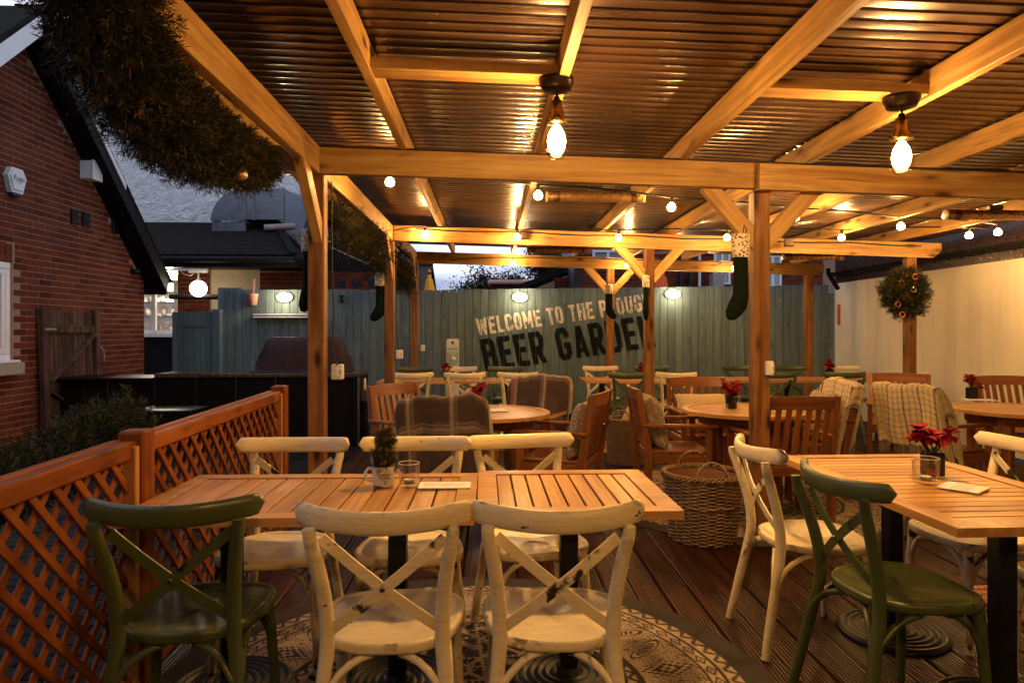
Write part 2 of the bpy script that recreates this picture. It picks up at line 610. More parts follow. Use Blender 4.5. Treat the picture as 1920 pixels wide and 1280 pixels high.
def mk_glass():
    m = NT('clear_glass')
    t = m.n('BsdfTransparent', Color=(.96, .96, .95, 1))
    g = m.n('BsdfGlossy', Roughness=.03)
    fr = m.math('ADD', m.math('MULTIPLY', m.math('POWER', m.n('LayerWeight', Blend=.5).outputs['Facing'], 4.0), .6), .035)
    mx = m.n('MixShader')
    m.t.links.new(m.math('MINIMUM', m.math('MULTIPLY', fr, 1.1), .85), mx.inputs[0])
    m.t.links.new(t.outputs[0], mx.inputs[1]); m.t.links.new(g.outputs[0], mx.inputs[2])
    m.t.links.new(mx.outputs[0], m.out.inputs['Surface'])
    return m.mat
M['glass'] = mk_glass()

def mk_letters(name, col, wear):
    m = NT(name)
    c = m.coord((1, 1, 1), rnd=False)
    n1 = m.noise(m.n('Mapping', Vector=c, Scale=(1, 1, .3)).outputs[0], 16, 6, .7)
    base = m.ramp(m.noise(c, 5, 3), [(.3, tuple(x * .75 for x in col)), (.7, col)])
    t = m.n('BsdfTransparent')
    mx = m.n('MixShader')
    m.set(Base__Color=base, Roughness=.8, Specular__IOR__Level=.1)
    px = m.n('SeparateXYZ', Vector=m.n('NewGeometry').outputs['Position']).outputs[0]
    seam = m.math('FRACT', m.math('DIVIDE', m.math('ADD', px, 4.34), .1265))
    keep = m.math('MULTIPLY', m.math('GREATER_THAN', seam, .035), m.math('LESS_THAN', seam, .965))
    m.t.links.new(m.math('MULTIPLY', m.ramp(n1, [(wear, 1.), (wear + .06, 0.)]), keep), mx.inputs[0])
    m.t.links.new(t.outputs[0], mx.inputs[1]); m.t.links.new(m.b.outputs[0], mx.inputs[2])
    m.t.links.new(mx.outputs[0], m.out.inputs['Surface'])
    return m.mat
M['lettwhite'] = mk_letters('worn_cream_lettering', (.74, .68, .58), .56)
M['lettblack'] = mk_letters('worn_black_lettering', (.008, .010, .012), .66)

def mk_leopard():
    m = NT('leopard_fur')
    c = m.coord((1, 1, 1), rnd=False)
    v = m.n('TexVoronoi', Vector=c, Scale=55.0, Randomness=1.0).outputs['Distance']
    base = m.ramp(v, [(.18, (.16, .07, .03)), (.30, (.05, .02, .01)), (.42, (.70, .58, .44)), (.8, (.80, .70, .55))])
    m.set(Base__Color=base, Roughness=.9)
    m.bump(m.noise(c, 200, 2), .8, .004)
    return m.mat
M['leopard'] = mk_leopard()

def mk_cushion():
    m = NT('leaf_print_cushion')
    c = m.coord((1, 1, 1))
    n1 = m.noise(c, 16, 2, .5, 2.2)
    base = m.ramp(n1, [(.38, (.46, .36, .25)), (.45, (.16, .09, .06)), (.52, (.42, .32, .22)), (.60, (.13, .09, .06)), (.7, (.5, .4, .28))])
    m.set(Base__Color=base, Roughness=.9)
    m.bump(m.noise(c, 250, 2), .4, .002)
    return m.mat
M['cushion'] = mk_cushion()
M['cushpale'] = plain('pale_cushion', (.52, .38, .20), .9, 0, .1, 60, .5)
M['cushdark'] = plain('dark_green_cushion', (.06, .055, .03), .9, 0, .2, 60, .5)

def mk_wicker():
    m = NT('wicker')
    c = m.coord((1, 1, 1))
    base = m.ramp(m.noise(c, 34, 4, .6), [(.3, (.10, .052, .026)), (.55, (.21, .122, .062)), (.75, (.31, .20, .105))])
    m.set(Base__Color=base, Roughness=.55)
    m.bump(m.noise(c, 160, 2), .3, .002)
    return m.mat
M['wicker'] = mk_wicker()

def mk_window():
    m = NT('lit_kitchen_wall')
    m.set(Base__Color=(.75, .72, .65, 1), Roughness=.6)
    return m.mat
M['kitchenwall'] = mk_window()
M['blind'] = plain('tan_blind', (.40, .20, .11), .7, 0, .05, 3)
M['fence_x'] = wood('blue_green_fence_paint', (.090, .138, .158), (.158, .212, .228), 0, .62, .45, .9, .45, .22, .16)
M['gate_x'] = wood('blue_gate_paint', (.07, .115, .13), (.11, .165, .18), 0, .6, .2, .8, .35, .25, .12)
M['winsky'] = plain('sky_tinted_pane', (.25, .28, .34), .08, 0, .05, 3, 0)  # pale sky reflection put into the opaque base colour
M['pinebat'] = wood('pale_batten', (.40, .17, .05), (.60, .32, .12), 2, .5, .3, .8, .2, .1)
M['stemgreen'] = plain('dark_green_core', (.012, .014, .007), .95, 0, .4, 20, .5, Specular__IOR__Level=0.12)
M['teakz'] = wood('teak_upright', (.15, .046, .012), (.30, .105, .032), 2, .38, 0, .9, .15, 0, .14, .15)
M['glassrim'] = plain('glass_rim', (.75, .72, .68), .1, 0, .02, 5, 0)
M['printband'] = plain('pale_print', (.55, .53, .55), .5, 0, .2, 40, 0)
rnd = random.Random(7)
# ================================================================== ground
g = MB(); g.grid([(x, y, -.20) for y in (-40, 160) for x in (-90, 90)], 2, 2, 0, False)
struct('ground', g.mesh('ground', M['earth']))
# block paving between the deck and the brick house
base = MB().box((-3.55, 3.8, -.16), (4.2, 11.0, .06))
paving = struct('paving', base.mesh('paving', M['earth']))
pv = MB()
for i in range(20):
    for j in range(100):
        x = -1.60 - (i + .5) * .21; y = -1.0 + (j + .5) * .106
        if x < -5.36 or y > 9.4: continue
        pv.box((x + (0.05 if j % 2 else -.05), y, -.122 + rnd.uniform(-.003, .003)), (.2, .098, .05), None, .006)
pv.build('paver', M['paving'], paving, None, 'stuff')

# ================================================================== deck of grooved boards
deck = struct('deck', MB().box((2.06, 4.4, -.075), (7.1, 13.1, .07)).mesh('deck', M['earth']))
def deck_mesh(L, w=.145):
    n = 9; pr = []
    gw = w / n
    for k in range(n):
        x = -w / 2 + k * gw
        pr += [(x + .0004 + (.003 if k == 0 else 0), 0 if k else -.003), (x + gw * .62, 0), (x + gw * .66, -.005), (x + gw * .96, -.005)]
    pr = pr[:-2] + [(w / 2 - .003, 0), (w / 2, -.004), (w / 2, -.028), (-w / 2, -.028)]
    mb = MB()
    k = len(pr)
    vs = [(-L / 2, -x, z) for x, z in pr] + [(L / 2, -x, z) for x, z in pr]
    fs = [(i, (i + 1) % k, k + (i + 1) % k, k + i) for i in range(k)]
    mb.add(vs, fs)
    return mb.mesh('deck_board', M['deck'])
dm = {}
bw = .151
nb = int(7.05 / bw)
for i in range(nb):
    x = -1.44 + i * bw
    ys = [-1.9, [1.9, 3.7, .9][i % 3] + rnd.uniform(-.1, .1), [5.9, 7.3, 6.4][i % 3], 10.96]
    for a, b in zip(ys[:-1], ys[1:]):
        L = round(b - a - .005, 2)
        if L not in dm: dm[L] = deck_mesh(L)
        obj('deck_board', dm[L], deck, Matrix.Translation((x, (a + b) / 2, rnd.uniform(-.0015, .0008))) @ Matrix.Rotation(R(90 if rnd.random() < .5 else -90), 4, 'Z'))

# ================================================================== pergola
def zb(x):                       # underside of the cross beams: the roof falls to the right
    return 2.365 - .028 * (x + 1.13)
pg = thing('pergola', 'timber pergola of pine posts, beams and rafters under a brown corrugated roof', 'pergola', 1.75, 4.5)
BD = .168
ROWS = (4.5, 7.68, 10.18)
XL, XC, XR = -1.13, 1.79, 4.80
P_ = M['pine']
for r, Y in enumerate(ROWS):
    for x in (XL, XC, XR):
        if r == 0 and x == XR: x = 4.80
        barobj('post', (x, Y, 0), (x, Y, zb(x) + (BD if x == XL else -.001)), .105, .105, M['post'], pg, bev=.006)
    # cross beams (two lengths on the first row, lapped at the middle post)
    if r == 0:
        barobj('beam', (XL - .42, Y - .085, zb(XL - .42) + BD / 2), (2.02, Y - .085, zb(2.02) + BD / 2), .06, BD, P_, pg, bev=.004)
        barobj('beam', (1.72, Y - .152, zb(1.72) + BD / 2 - .02), (5.2, Y - .152, zb(5.2) + BD / 2 - .02), .06, BD, P_, pg, bev=.004)
    else:
        xe = 5.14 if r == 1 else 5.02
        a = Vector((XL + .054, Y - .02, zb(XL + .054) + BD / 2)); b = Vector((xe, Y - .02, zb(xe) + BD / 2))
        L = (b - a).length
        poly = [(-L / 2, -BD / 2), (L / 2 - .09, -BD / 2), (L / 2, -BD / 2 + .08), (L / 2, BD / 2), (-L / 2, BD / 2)]
        Mx = axes(a, b) @ Matrix.Translation((0, .03, 0)) @ Matrix.Rotation(R(90), 4, 'X')
        objw('beam', MB().prism(poly, .06).mesh('beam', P_), pg, Mx)
# longitudinal beam on the left between posts
ys = (-1.2, ROWS[0] - .118, ROWS[0] + .054, ROWS[1] - .055, ROWS[1] + .054, ROWS[2] - .055)
for a, b in ((ys[0], ys[1]), (ys[2], ys[3]), (ys[4], ys[5])):
    barobj('beam', (XL + .012, a, zb(XL) + BD / 2), (XL + .012, b, zb(XL) + BD / 2), .06, BD, P_, pg, bev=.004)
# knee braces along Y on the left posts, in front of each post
def brace(p0, p1, w, h, up):
    barobj('brace', p0, p1, w, h, P_, pg, up=up, bev=.004)
for Y in ROWS:
    brace((XL + .012, Y - .56, zb(XL) + .13), (XL + .012, Y - .02, zb(XL) - .40), .062, .105, (0, 1, 1))
# V braces on the middle posts
for r, Y in enumerate(ROWS):
    for s in (-1, 1):
        x1 = XC + s * .36
        brace((x1, Y - .015, zb(x1) + .03), (XC + s * .02, Y - .015, zb(XC) - .35), .058, .105, (-s, 0, 1))
# rafters running front to back on top of the beams
RX = (-1.50, -.56, .33, 1.25, 2.06, 2.92, 3.78, 4.60)
RH = .13
for x in RX:
    z = zb(x) + BD + RH / 2 + .001
    barobj('rafter', (x, -2.35, z), (x, 10.30, z), .048, RH, P_, pg, bev=.003)
# noggings that carry the pendants
def nog(x0, x1, y, w=.125, h=.05):
    z0 = zb(x0) + BD + h / 2 + .012; z1 = zb(x1) + BD + h / 2 + .012
    barobj('nogging', (x0 + .026, y, z0), (x1 - .026, y, z1), w, h, P_, pg, bev=.003)
NY = 3.12
nog(RX[1], RX[2], NY); nog(RX[3], RX[4], NY + .05)
nog(RX[1], RX[2], -.45); nog(RX[3], RX[4], -.45)
# roof of corrugated sheets, ribs running across
def zr(x): return zb(x) + BD + RH + .022
PIT = .088
def roof_sheet(x0, x1, y0, nw, dz):
    mb = MB()
    ns = 8
    pr_ = [(0, .0), (.18, .0016), (.36, .0020), (.54, .0016), (.70, .0), (.76, .016), (.84, .0185), (.94, .016)]
    pts = []
    for k in range(nw * ns + 1):
        fr_, hh_ = pr_[k % ns]
        y = y0 + (k // ns + fr_) * PIT
        h = hh_ + dz - .008
        for x in (x0, x1):
            pts.append((x, y, zr(x) + h))
    mb.grid(pts, 2, nw * ns + 1, 0, False)
    pts2 = [(x, y, z + .0015) for x, y, z in pts]
    mb.grid(pts2, 2, nw * ns + 1, 0, False)
    return mb
y = -2.4  # sheets carried further back, out of view, to block sky light
k = 0
while y < 10.3:
    nw = 12 if y + 12 * PIT < 10.5 else int((10.5 - y) / PIT)
    if nw < 1: break
    for x0, x1, dz in ((-1.74, 2.12, 0), (2.04, 5.42, -.004)):
        me = roof_sheet(x0, x1, y, nw, dz + (.003 if k % 2 else 0)).mesh('roof_sheet', M['roof'])
        objw('roof_sheet', me, pg, Matrix.Identity(4))
    y += 11 * PIT; k += 1

# ================================================================== back fence
FY = 11.0
def ftop(x): return 2.045 if x < -3.9 else (2.015 + max(0, x + 1.0) * .0145)
fence = thing('board_fence', 'tall blue-green board fence carrying the painted beer garden lettering', 'fence', .7, FY + .03)
bwid = .1265
nbd = int((5.63 + 4.34) / bwid)
for i in range(nbd):
    x = -4.34 + (i + .5) * bwid
    h = ftop(x) + rnd.uniform(-.006, .006)
    z0 = -.12 if x < -1.5 else 0
    barobj('board', (x, FY + .012 + rnd.uniform(-.002, .002), z0), (x, FY + .012, h), .020, bwid - .006, M['fence_x'], fence, up=(1, 0, 0), bev=.004)
obj('backing', MB().box(((-4.34 + 5.63) / 2, FY + .027, .93), (9.95, .006, 2.08)).mesh('backing', M['fence_x']), fence, wm(fence).inverted())
for z in (.35, 1.75):
    barobj('rail', (-4.3, FY + .055, z), (5.6, FY + .055, z), .05, .09, M['fence_x'], fence)
# narrow strips of the fence are capped by nothing: boards end free

# ---- painted letters
TS = .172
def glyph(ch):
    W = .46; t = TS; h = t / 2; c = .12
    ring = [(h + c * .6, h), (W - h - c * .6, h), (W - h, h + c), (W - h, 1 - h - c), (W - h - c * .6, 1 - h), (h + c * .6, 1 - h), (h, 1 - h - c), (h, h + c)]
    g = {
        'O': ([(ring, True)], W),
        'C': ([([(W - h, .66), (W - h, 1 - h - c), (W - h - c * .6, 1 - h), (h + c * .6, 1 - h), (h, 1 - h - c), (h, h + c), (h + c * .6, h), (W - h - c * .6, h), (W - h, h + c), (W - h, .34)], False)], W),
        'G': ([([(W - h, .68), (W - h, 1 - h - c), (W - h - c * .6, 1 - h), (h + c * .6, 1 - h), (h, 1 - h - c), (h, h + c), (h + c * .6, h), (W - h - c * .6, h), (W - h, h + c), (W - h, .52)], False), ([(W * .5, .45), (W, .45)], False)], W),
        'U': ([([(h, 1), (h, h + c), (h + c * .6, h), (W - h - c * .6, h), (W - h, h + c), (W - h, 1)], False)], W),
        'E': ([([(W * .9, 1 - h), (h, 1 - h), (h, h), (W * .9, h)], False), ([(t, .51), (W * .82, .51)], False)], W * .9),
        'L': ([([(h, 1), (h, h), (W * .88, h)], False)], W * .88),
        'T': ([([(0, 1 - h), (W * .94, 1 - h)], False), ([(W * .47, 1 - t), (W * .47, 0)], False)], W * .94),
        'H': ([([(h, 0), (h, 1)], False), ([(W - h, 0), (W - h, 1)], False), ([(t, .5), (W - t, .5)], False)], W),
        'D': ([([(h, h), (W - h - c * .6, h), (W - h, h + c), (W - h, 1 - h - c), (W - h - c * .6, 1 - h), (h, 1 - h)], True)], W),
        'B': ([([(h, h), (W - h - c * .5, h), (W - h, h + c * .8), (W - h, .44), (W - h - .05, .52), (W - h, .60), (W - h, 1 - h - c * .8), (W - h - c * .5, 1 - h), (h, 1 - h)], True), ([(t, .52), (W - t, .52)], False)], W),
        'P': ([([(h, 0), (h, 1 - h), (W - h - c * .5, 1 - h), (W - h, 1 - h - c), (W - h, .45 + c), (W - h - c * .5, .45), (t, .45)], False)], W),
        'R': ([([(h, 0), (h, 1 - h), (W - h - c * .5, 1 - h), (W - h, 1 - h - c), (W - h, .47 + c), (W - h - c * .5, .47), (t, .47)], False), ([(W * .52, .40), (W - h + .01, 0)], False)], W),
        'A': ([([(h * .9, 0), (W * .5, 1 - .02)], False), ([(W - h * .9, 0), (W * .5 + .02, 1 - .02)], False), ([(W * .28, .24), (W * .74, .24)], False)], W),
        'N': ([([(h, 0), (h, 1)], False), ([(W - h, 0), (W - h, 1)], False), ([(h * 1.1, .98), (W - h * 1.1, .02)], False)], W),
        'M': ([([(h, 0), (h, 1)], False), ([(W * 1.3 - h, 0), (W * 1.3 - h, 1)], False), ([(h * 1.1, .97), (W * .65, .25)], False), ([(W * 1.3 - h * 1.1, .97), (W * .65, .25)], False)], W * 1.3),
        'W': ([([(h * .8, 1), (W * .36, 0)], False), ([(W * .36, .0), (W * .70, .9)], False), ([(W * .70, .9), (W * 1.04, 0)], False), ([(W * 1.04, .0), (W * 1.4 - h * .8, 1)], False)], W * 1.4),
        ' ': ([], .2),
    }
    return g[ch]
def stroke2d(path, closed, t):
    n = len(path); L = []; Rr = []
    for i in range(n):
        p = Vector(path[i])
        d0 = (p - Vector(path[i - 1])).normalized() if (closed or i > 0) else None
        d1 = (Vector(path[(i + 1) % n]) - p).normalized() if (closed or i < n - 1) else None
        if d0 is None: d0 = d1
        if d1 is None: d1 = d0
        n0 = Vector((-d0.y, d0.x)); n1 = Vector((-d1.y, d1.x))
        m = (n0 + n1).normalized()
        k = min(1.6, 1 / max(.3, m.dot(n0)))
        L.append(p + m * (t / 2 * k)); Rr.append(p - m * (t / 2 * k))
    return L, Rr
def text_block(txt, cap, origin, ang, mat, name, parent, shear=0.0, gap=.085, total=None):
    mb = MB(); x = 0; off = 0
    for ch in txt:
        strokes, w = glyph(ch)
        for si, (path, closed) in enumerate(strokes):
            t = TS * (.86 if ch in 'WMNA' and len(path) == 2 else 1)
            L, Rr = stroke2d(path, closed, t)
            n = len(L); vs = []; fs = []
            for a, b in zip(L, Rr):
                vs += [(x + min(max(a.x, -.02), w + .02), min(max(a.y, 0), 1), si * .0009), (x + min(max(b.x, -.02), w + .02), min(max(b.y, 0), 1), si * .0009)]
            for i in range(n if closed else n - 1):
                j = (i + 1) % n
                fs.append((2 * i, 2 * i + 1, 2 * j + 1, 2 * j))
            mb.add(vs, fs)
        x += w + gap
    x -= gap
    sx = total / x if total else cap
    mb.v = [(px * sx + shear * py * cap, py * cap, pz) for px, py, pz in mb.v]
    Mx = Matrix.Translation(origin) @ Matrix.Rotation(R(90), 4, 'X') @ Matrix.Rotation(ang, 4, 'Z')
    o = objw(name, mb.mesh(name, mat), parent, Mx)
    return o
p = PY(897, 629, FY - .004); text_block('WELCOME TO THE PLOUGH', .275, p, R(8.4), M['lettwhite'], 'lettering', fence, -.04, .10, 2.84)
p = PY(911, 697, FY - .004); text_block('BEER GARDEN', .53, p, R(8.3), M['lettblack'], 'lettering', fence, -.06, .10, 2.79)

# ---- blue side gate next to the fence
gx0, gx1 = PD(337, 620, 10.45).x, PD(408, 620, 10.45).x
gate = thing('blue_gate', 'low blue board gate with a long steel strap hinge beside the kitchen window', 'gate', (gx0 + gx1) / 2, 10.4, -.12)
n = 7
for i in range(n):
    x = gx0 + (i + .5) * (gx1 - gx0) / n
    barobj('board', (x, 10.36, -.10), (x, 10.36, 1.64), .022, (gx1 - gx0) / n - .004, M['gate_x'], gate, up=(1, 0, 0))
px = gx1 + .075
barobj('gate_post', (px, 10.38, -.12), (px, 10.38, 1.68), .12, .12, M['gate_x'], gate)
hp = PY(375, 611, 10.34)
objw('strap_hinge', MB().prism([(-.26, -.008), (.20, -.028), (.26, -.028), (.26, .028), (.20, .028), (-.26, .006)], .006).mesh('strap_hinge', M['zinc']), gate, Matrix.Translation(hp) @ Matrix.Rotation(R(90), 4, 'X'))

# ================================================================== right-hand painted wall
wallR = thing('painted_wall', 'long cream painted wall stained in patches behind the right-hand tables', 'wall', 5.72, 5.0)
w = MB()
n = 40
pts = []
for i in range(2):
    for j in range(n):
        pts.append((5.63, -1 + 12.0 * j / (n - 1), 0 if i == 0 else 2.13))
w.grid(pts, n, 2, 0, False)
w.box((5.735, 5.0, 1.06), (.2, 12.0, 2.12))
w.build('wall_face', M['wall'], wallR, wm(wallR).inverted())
obj('iron_bracket', MB().prism([(-.03, -.16), (.0, -.17), (.03, -.15), (.03, .15), (0, .17), (-.03, .15)], .02).mesh('iron_bracket', M['cinnamon']), wallR, wm(wallR).inverted() @ Matrix.Translation((5.628, 10.85, 1.62)) @ Matrix.Rotation(R(-90), 4, 'Y') @ Matrix.Rotation(R(90), 4, 'Z'))
# fascia, gutter and downpipe above the wall
gt = MB()
gt.box((5.66, 5.0, 2.42), (.05, 12.0, .58))
gt.build('fascia', M['gutter'], wallR, wm(wallR).inverted())
gp = []
for j in (-1.0, 11.0):
    for k in range(9):
        a = PI + PI * k / 8
        gp.append((5.56 + .062 * math.cos(a), j, 2.30 + .062 * math.sin(a)))
gut = thing('gutter', 'dark half-round gutter running along the top of the cream wall', 'gutter', 5.56, 5.0, 2.24)
g_ = MB(); g_.grid(gp, 9, 2); g_.grid([(x + (.004 if x > 5.56 else -.004), y, z - .004) for x, y, z in gp], 9, 2)
g_.build('trough', M['darktrim'], gut, wm(gut).inverted())
for k in range(8):
    y = .5 + k * 1.45
    b = MB(); b.tube([(5.56 + .069 * math.cos(a), y, 2.30 + .069 * math.sin(a)) for a in [PI + PI * q / 8 for q in range(9)]], .007, 5)
    b.build('gutter_bracket', M['darktrim'], gut, wm(gut).inverted())
dp = MB(); dp.tube([PD(1553, 503, 10.6), PD(1553, 512, 10.6), PD(1571, 541, 10.75)], .035, 8)
dp.build('downpipe', M['darktrim'], gut, wm(gut).inverted())

# ================================================================== brick house on the left
WX = -5.4
house = thing('brick_house', 'red brick house end with a steep dark gable and a white window', 'house', -7.2, 8.2, -.12)
hinv = wm(house).inverted()
AY, AZ, SL = 7.93, 4.95, .93
def gz(y): return AZ - SL * abs(y - AY)
Y0, Y1 = 6.0, 10.82
wl = MB()
prof = [(Y0, -.12), (Y1, -.12), (Y1, gz(Y1) - .05), (AY, AZ - .05), (Y0, gz(Y0) - .05)]
wl.prism(prof, .25, Matrix(((0, 0, -1, WX - .006), (1, 0, 0, 0), (0, 1, 0, 0), (0, 0, 0, 1))))
wall = obj('gable_wall', wl.mesh('gable_wall', M['mortar']), house, hinv)
# window opening in the near part of the wall
WY0, WY1, WZ0, WZ1 = 6.5, 7.83, 1.03, 2.12
bl, bh = .225, .075
bricks = []
nrow = int((AZ + .12) / bh)
for r in range(nrow):
    z = -.12 + (r + .5) * bh
    y = Y0 + (bl / 2 if r % 2 else 0) - bl
    while y < Y1:
        a, b = max(y, Y0), min(y + bl - .010, Y1)
        y += bl
        if b - a < .05: continue
        if z + bh / 2 > min(gz(a), gz(b)) - .04: continue
        if b > WY0 - .02 and a < WY1 + .02 and WZ0 - .16 < z < WZ1 + .02: continue
        if WZ1 <= z < WZ1 + .225 and b > WY0 - .1 and a < WY1 + .1:
            b = min(b, WY0 - .1) if a < WY0 else b
            a = max(a, WY1 + .1) if b > WY1 else a
            if b - a < .05: continue
        bricks.append((a, b, z))
k = 0
while WY0 - .1 + k * .075 < WY1 + .06:
    ya = WY0 - .1 + k * .075
    bricks.append((ya, ya + .065, WZ1 + .112))
    k += 1
def bsize(b):
    return -(b[0] if b[0] > 7.25 else 99 + b[0])
bricks.sort(key=lambda b: (0 if b[0] > 7.3 and .1 < b[2] < 4.6 else 1, b[0]))
bmesh_cache = {}
rest = MB(); tints = []
for i, (a, b, z) in enumerate(bricks):
    hgt = .215 if b - a < .07 and abs(z - (WZ1 + .112)) < .01 else bh - .010
    if i < 300:
        key = (round(b - a, 2), hgt)
        if key not in bmesh_cache:
            bmesh_cache[key] = MB().box((0, 0, 0), (.05, round(b - a, 3), hgt), None, .004).mesh('brick', M['brick'])
        obj('brick', bmesh_cache[key], wall, Matrix.Translation((WX - .025 + rnd.uniform(-.0015, .002), (a + b) / 2, z)))
    else:
        rest.box((WX - .025 + rnd.uniform(-.0015, .002), (a + b) / 2, z), (.05, b - a, hgt), None, .004)
        tints += [rnd.random()] * 24
me = rest.mesh('brickwork', M['brick'])
at = me.attributes.new('tint', 'FLOAT', 'POINT'); at.data.foreach_set('value', np.array(tints, dtype=np.float32))
obj('brickwork', me, wall, None, 'stuff')
# roof slopes, soffit and bargeboards
def slope_pts(y0, y1, xo0, xo1, th, dz=0.0, gap=0.0):
    vs = []
    for x in (xo0, xo1):
        for (yy) in (y0, y1):
            vs.append((x, yy, gz(yy) + dz)); vs.append((x, yy, gz(yy) + dz + th))
    return vs
BOXF = [(0, 1, 3, 2), (4, 6, 7, 5), (0, 4, 5, 1), (2, 3, 7, 6), (0, 2, 6, 4), (1, 5, 7, 3)]
rf = MB()
for y1 in (AY + 3.06, AY - 2.0):
    rf.add(slope_pts(AY, y1, WX - 4.5, WX + .30, .10, .0), BOXF)
roof = obj('roof', rf.mesh('roof', M['tile']), house, hinv)
# tiles showing at the verge
vt = MB()
k = 0
while AY + k * .13 < AY + 3.1:
    yy = AY + k * .13
    vt.bar((WX + .15, yy, gz(yy) + .115), (WX + .15, yy + .165, gz(yy + .165) + .125), .32, .014)
    k += 1
vt.build('verge_tile', M['tile'], roof, None, 'stuff')
bb = MB()
bb.add(slope_pts(AY, AY + 3.02, WX + .270, WX + .302, .20, -.19), BOXF)
bb.build('bargeboard', M['darktrim'], house, hinv)
bb = MB()
bb.add(slope_pts(AY, AY - 2.0, WX + .270, WX + .302, .24, -.23), BOXF)
bb.build('bargeboard', M['upvc'], house, hinv)
vs = MB(); vs.add(slope_pts(AY, AY + 1.75, WX + .304, WX + .322, .085, .0), BOXF)
vs.build('verge_strip', M['upvc'], house, hinv)
sf = MB(); sf.add(slope_pts(AY, AY + 3.0, WX + .0, WX + .268, .02, -.17), BOXF); sf.add(slope_pts(AY, AY - 2, WX + .0, WX + .268, .02, -.17), BOXF)
sf.build('soffit', M['darktrim'], house, hinv)
ev = MB(); ev.box((WX - .2, AY + 3.0, gz(AY + 3.0) - .12), (1.0, .05, .22))
ev.build('eaves_board', M['darktrim'], house, hinv)
# window
wf = MB()
yc, zc = (WY0 + WY1) / 2, (WZ0 + WZ1) / 2
for z, h in ((WZ1 - .035, .07), (WZ0 + .035, .07)):
    wf.box((WX - .03, yc, z), (.09, WY1 - WY0, h), None, .006)
for y in (WY0 + .035, WY1 - .035):
    wf.box((WX - .03, y, zc), (.086, .07, WZ1 - WZ0 - .14), None, .006)
for z, h in ((WZ1 - .105, .06), (WZ0 + .105, .06)):
    wf.box((WX - .02, yc, z), (.07, WY1 - WY0 - .14, h), None, .006)
for y in (WY0 + .105, WY1 - .105):
    wf.box((WX - .02, y, zc), (.066, .06, WZ1 - WZ0 - .26), None, .006)
wf.box((WX + .03, yc, WZ0 - .012), (.14, WY1 - WY0 + .1, .03), None, .006)
win = wf.build('window', M['upvc'], house, hinv)
MB().box((WX - .055, yc, zc), (.006, WY1 - WY0 - .2, WZ1 - WZ0 - .2)).build('pane', M['glass'], win)
MB().box((WX - .09, yc, zc), (.01, WY1 - WY0 - .2, WZ1 - WZ0 - .2)).build('blind', M['blind'], win)
MB().box((WX + .02, yc + .02, WZ0 - .095), (.16, WY1 - WY0 + .2, .13), None, .006).build('sill', M['stone'], house, hinv)
# air bricks
for u, v in ((138, 407), (159, 412), (214, 425)):
    d = WX * F / (u - 920)
    p = PD(u, v, d)
    a = MB(); a.box((0, 0, 0), (.03, .13, .20), None, .004)
    for q in range(4): a.box((.018, 0, -.07 + q * .047), (.02, .12, .02), Matrix.Rotation(R(-25), 3, 'Y'))
    a.build('air_vent', M['black'], house, hinv @ Matrix.Translation((WX + .015, p.y, p.z)))
# things on the house wall
def on_wall(u, v, off=0.0):
    d = (WX + off) * F / (u - 920); p = PD(u, v, d); return Vector((WX + off, p.y, p.z))
p = on_wall(29, 341, .04)
al = thing('alarm_box', 'white hexagonal alarm box with dark lettering on the brick gable', 'alarm box', p.x, p.y, p.z)
hexa = [(-.09, .15), (.09, .15), (.15, .05), (.09, -.13), (-.09, -.13), (-.15, .05)]
Mh = Matrix(((0, 0, 1, -.035), (1, 0, 0, 0), (0, 1, 0, 0), (0, 0, 0, 1)))
MB().prism(hexa, .06, Mh).build('case', M['white'], al)
MB().prism([(.8 * x, .8 * y + .01) for x, y in hexa], .015, Matrix.Translation((.06, 0, 0)) @ Mh).build('cover', M['white'], al)
MB().box((.0, 0, -.145), (.06, .15, .04), None, .008).build('strobe', M['navy'], al)
def flat_text(txt, size, mat, parent, Mloc, name='lettering', bold=.0, spacing=1.0):
    cu = bpy.data.curves.new('text', 'FONT')
    cu.body = txt; cu.size = size; cu.align_x = 'CENTER'; cu.align_y = 'CENTER'; cu.offset = bold; cu.space_character = spacing; cu.resolution_u = 3
    tmp = bpy.data.objects.new('text', cu); COL.objects.link(tmp)
    me = bpy.data.meshes.new_from_object(tmp)
    bpy.data.objects.remove(tmp); bpy.data.curves.remove(cu)
    me.name = name
    me.materials.clear(); me.materials.append(mat)
    return obj(name, me, parent, Mloc)
RX90 = Matrix.Rotation(R(90), 4, 'X')
TX = Matrix(((0, 0, 1, 0), (1, 0, 0, 0), (0, 1, 0, 0), (0, 0, 0, 1)))     # text facing +X
flat_text('F', .085, M['navy'], al, Matrix.Translation((.042, -.067, .03)) @ TX, bold=.001)
flat_text('LASH', .060, M['navy'], al, Matrix.Translation((.042, .022, .026)) @ TX, bold=.001)
flat_text('SECURITY', .020, M['greyprint'], al, Matrix.Translation((.042, .01, -.012)) @ TX)
p = on_wall(176, 321, .12)
sb = thing('wall_box', 'white plastic box fixed under the dark eaves of the brick gable', 'wall box', p.x, p.y, p.z)
MB().box((-.05, 0, 0), (.16, .20, .24), None, .008).build('case', M['white'], sb)
MB().box((.045, 0, 0), (.03, .22, .26), None, .008).build('front_cover', M['white'], sb)
p = on_wall(253, 508, .05)
sl = thing('spotlight', 'small dark spotlight on the far corner of the brick wall', 'spotlight', p.x, p.y, p.z)
MB().tube([(-.05, 0, 0), (.0, 0, 0)], .03, 10).build('base', M['black'], sl)
MB().tube([(.0, .0, 0), (.06, .03, -.02)], [.045, .05], 12).build('head', M['black'], sl)

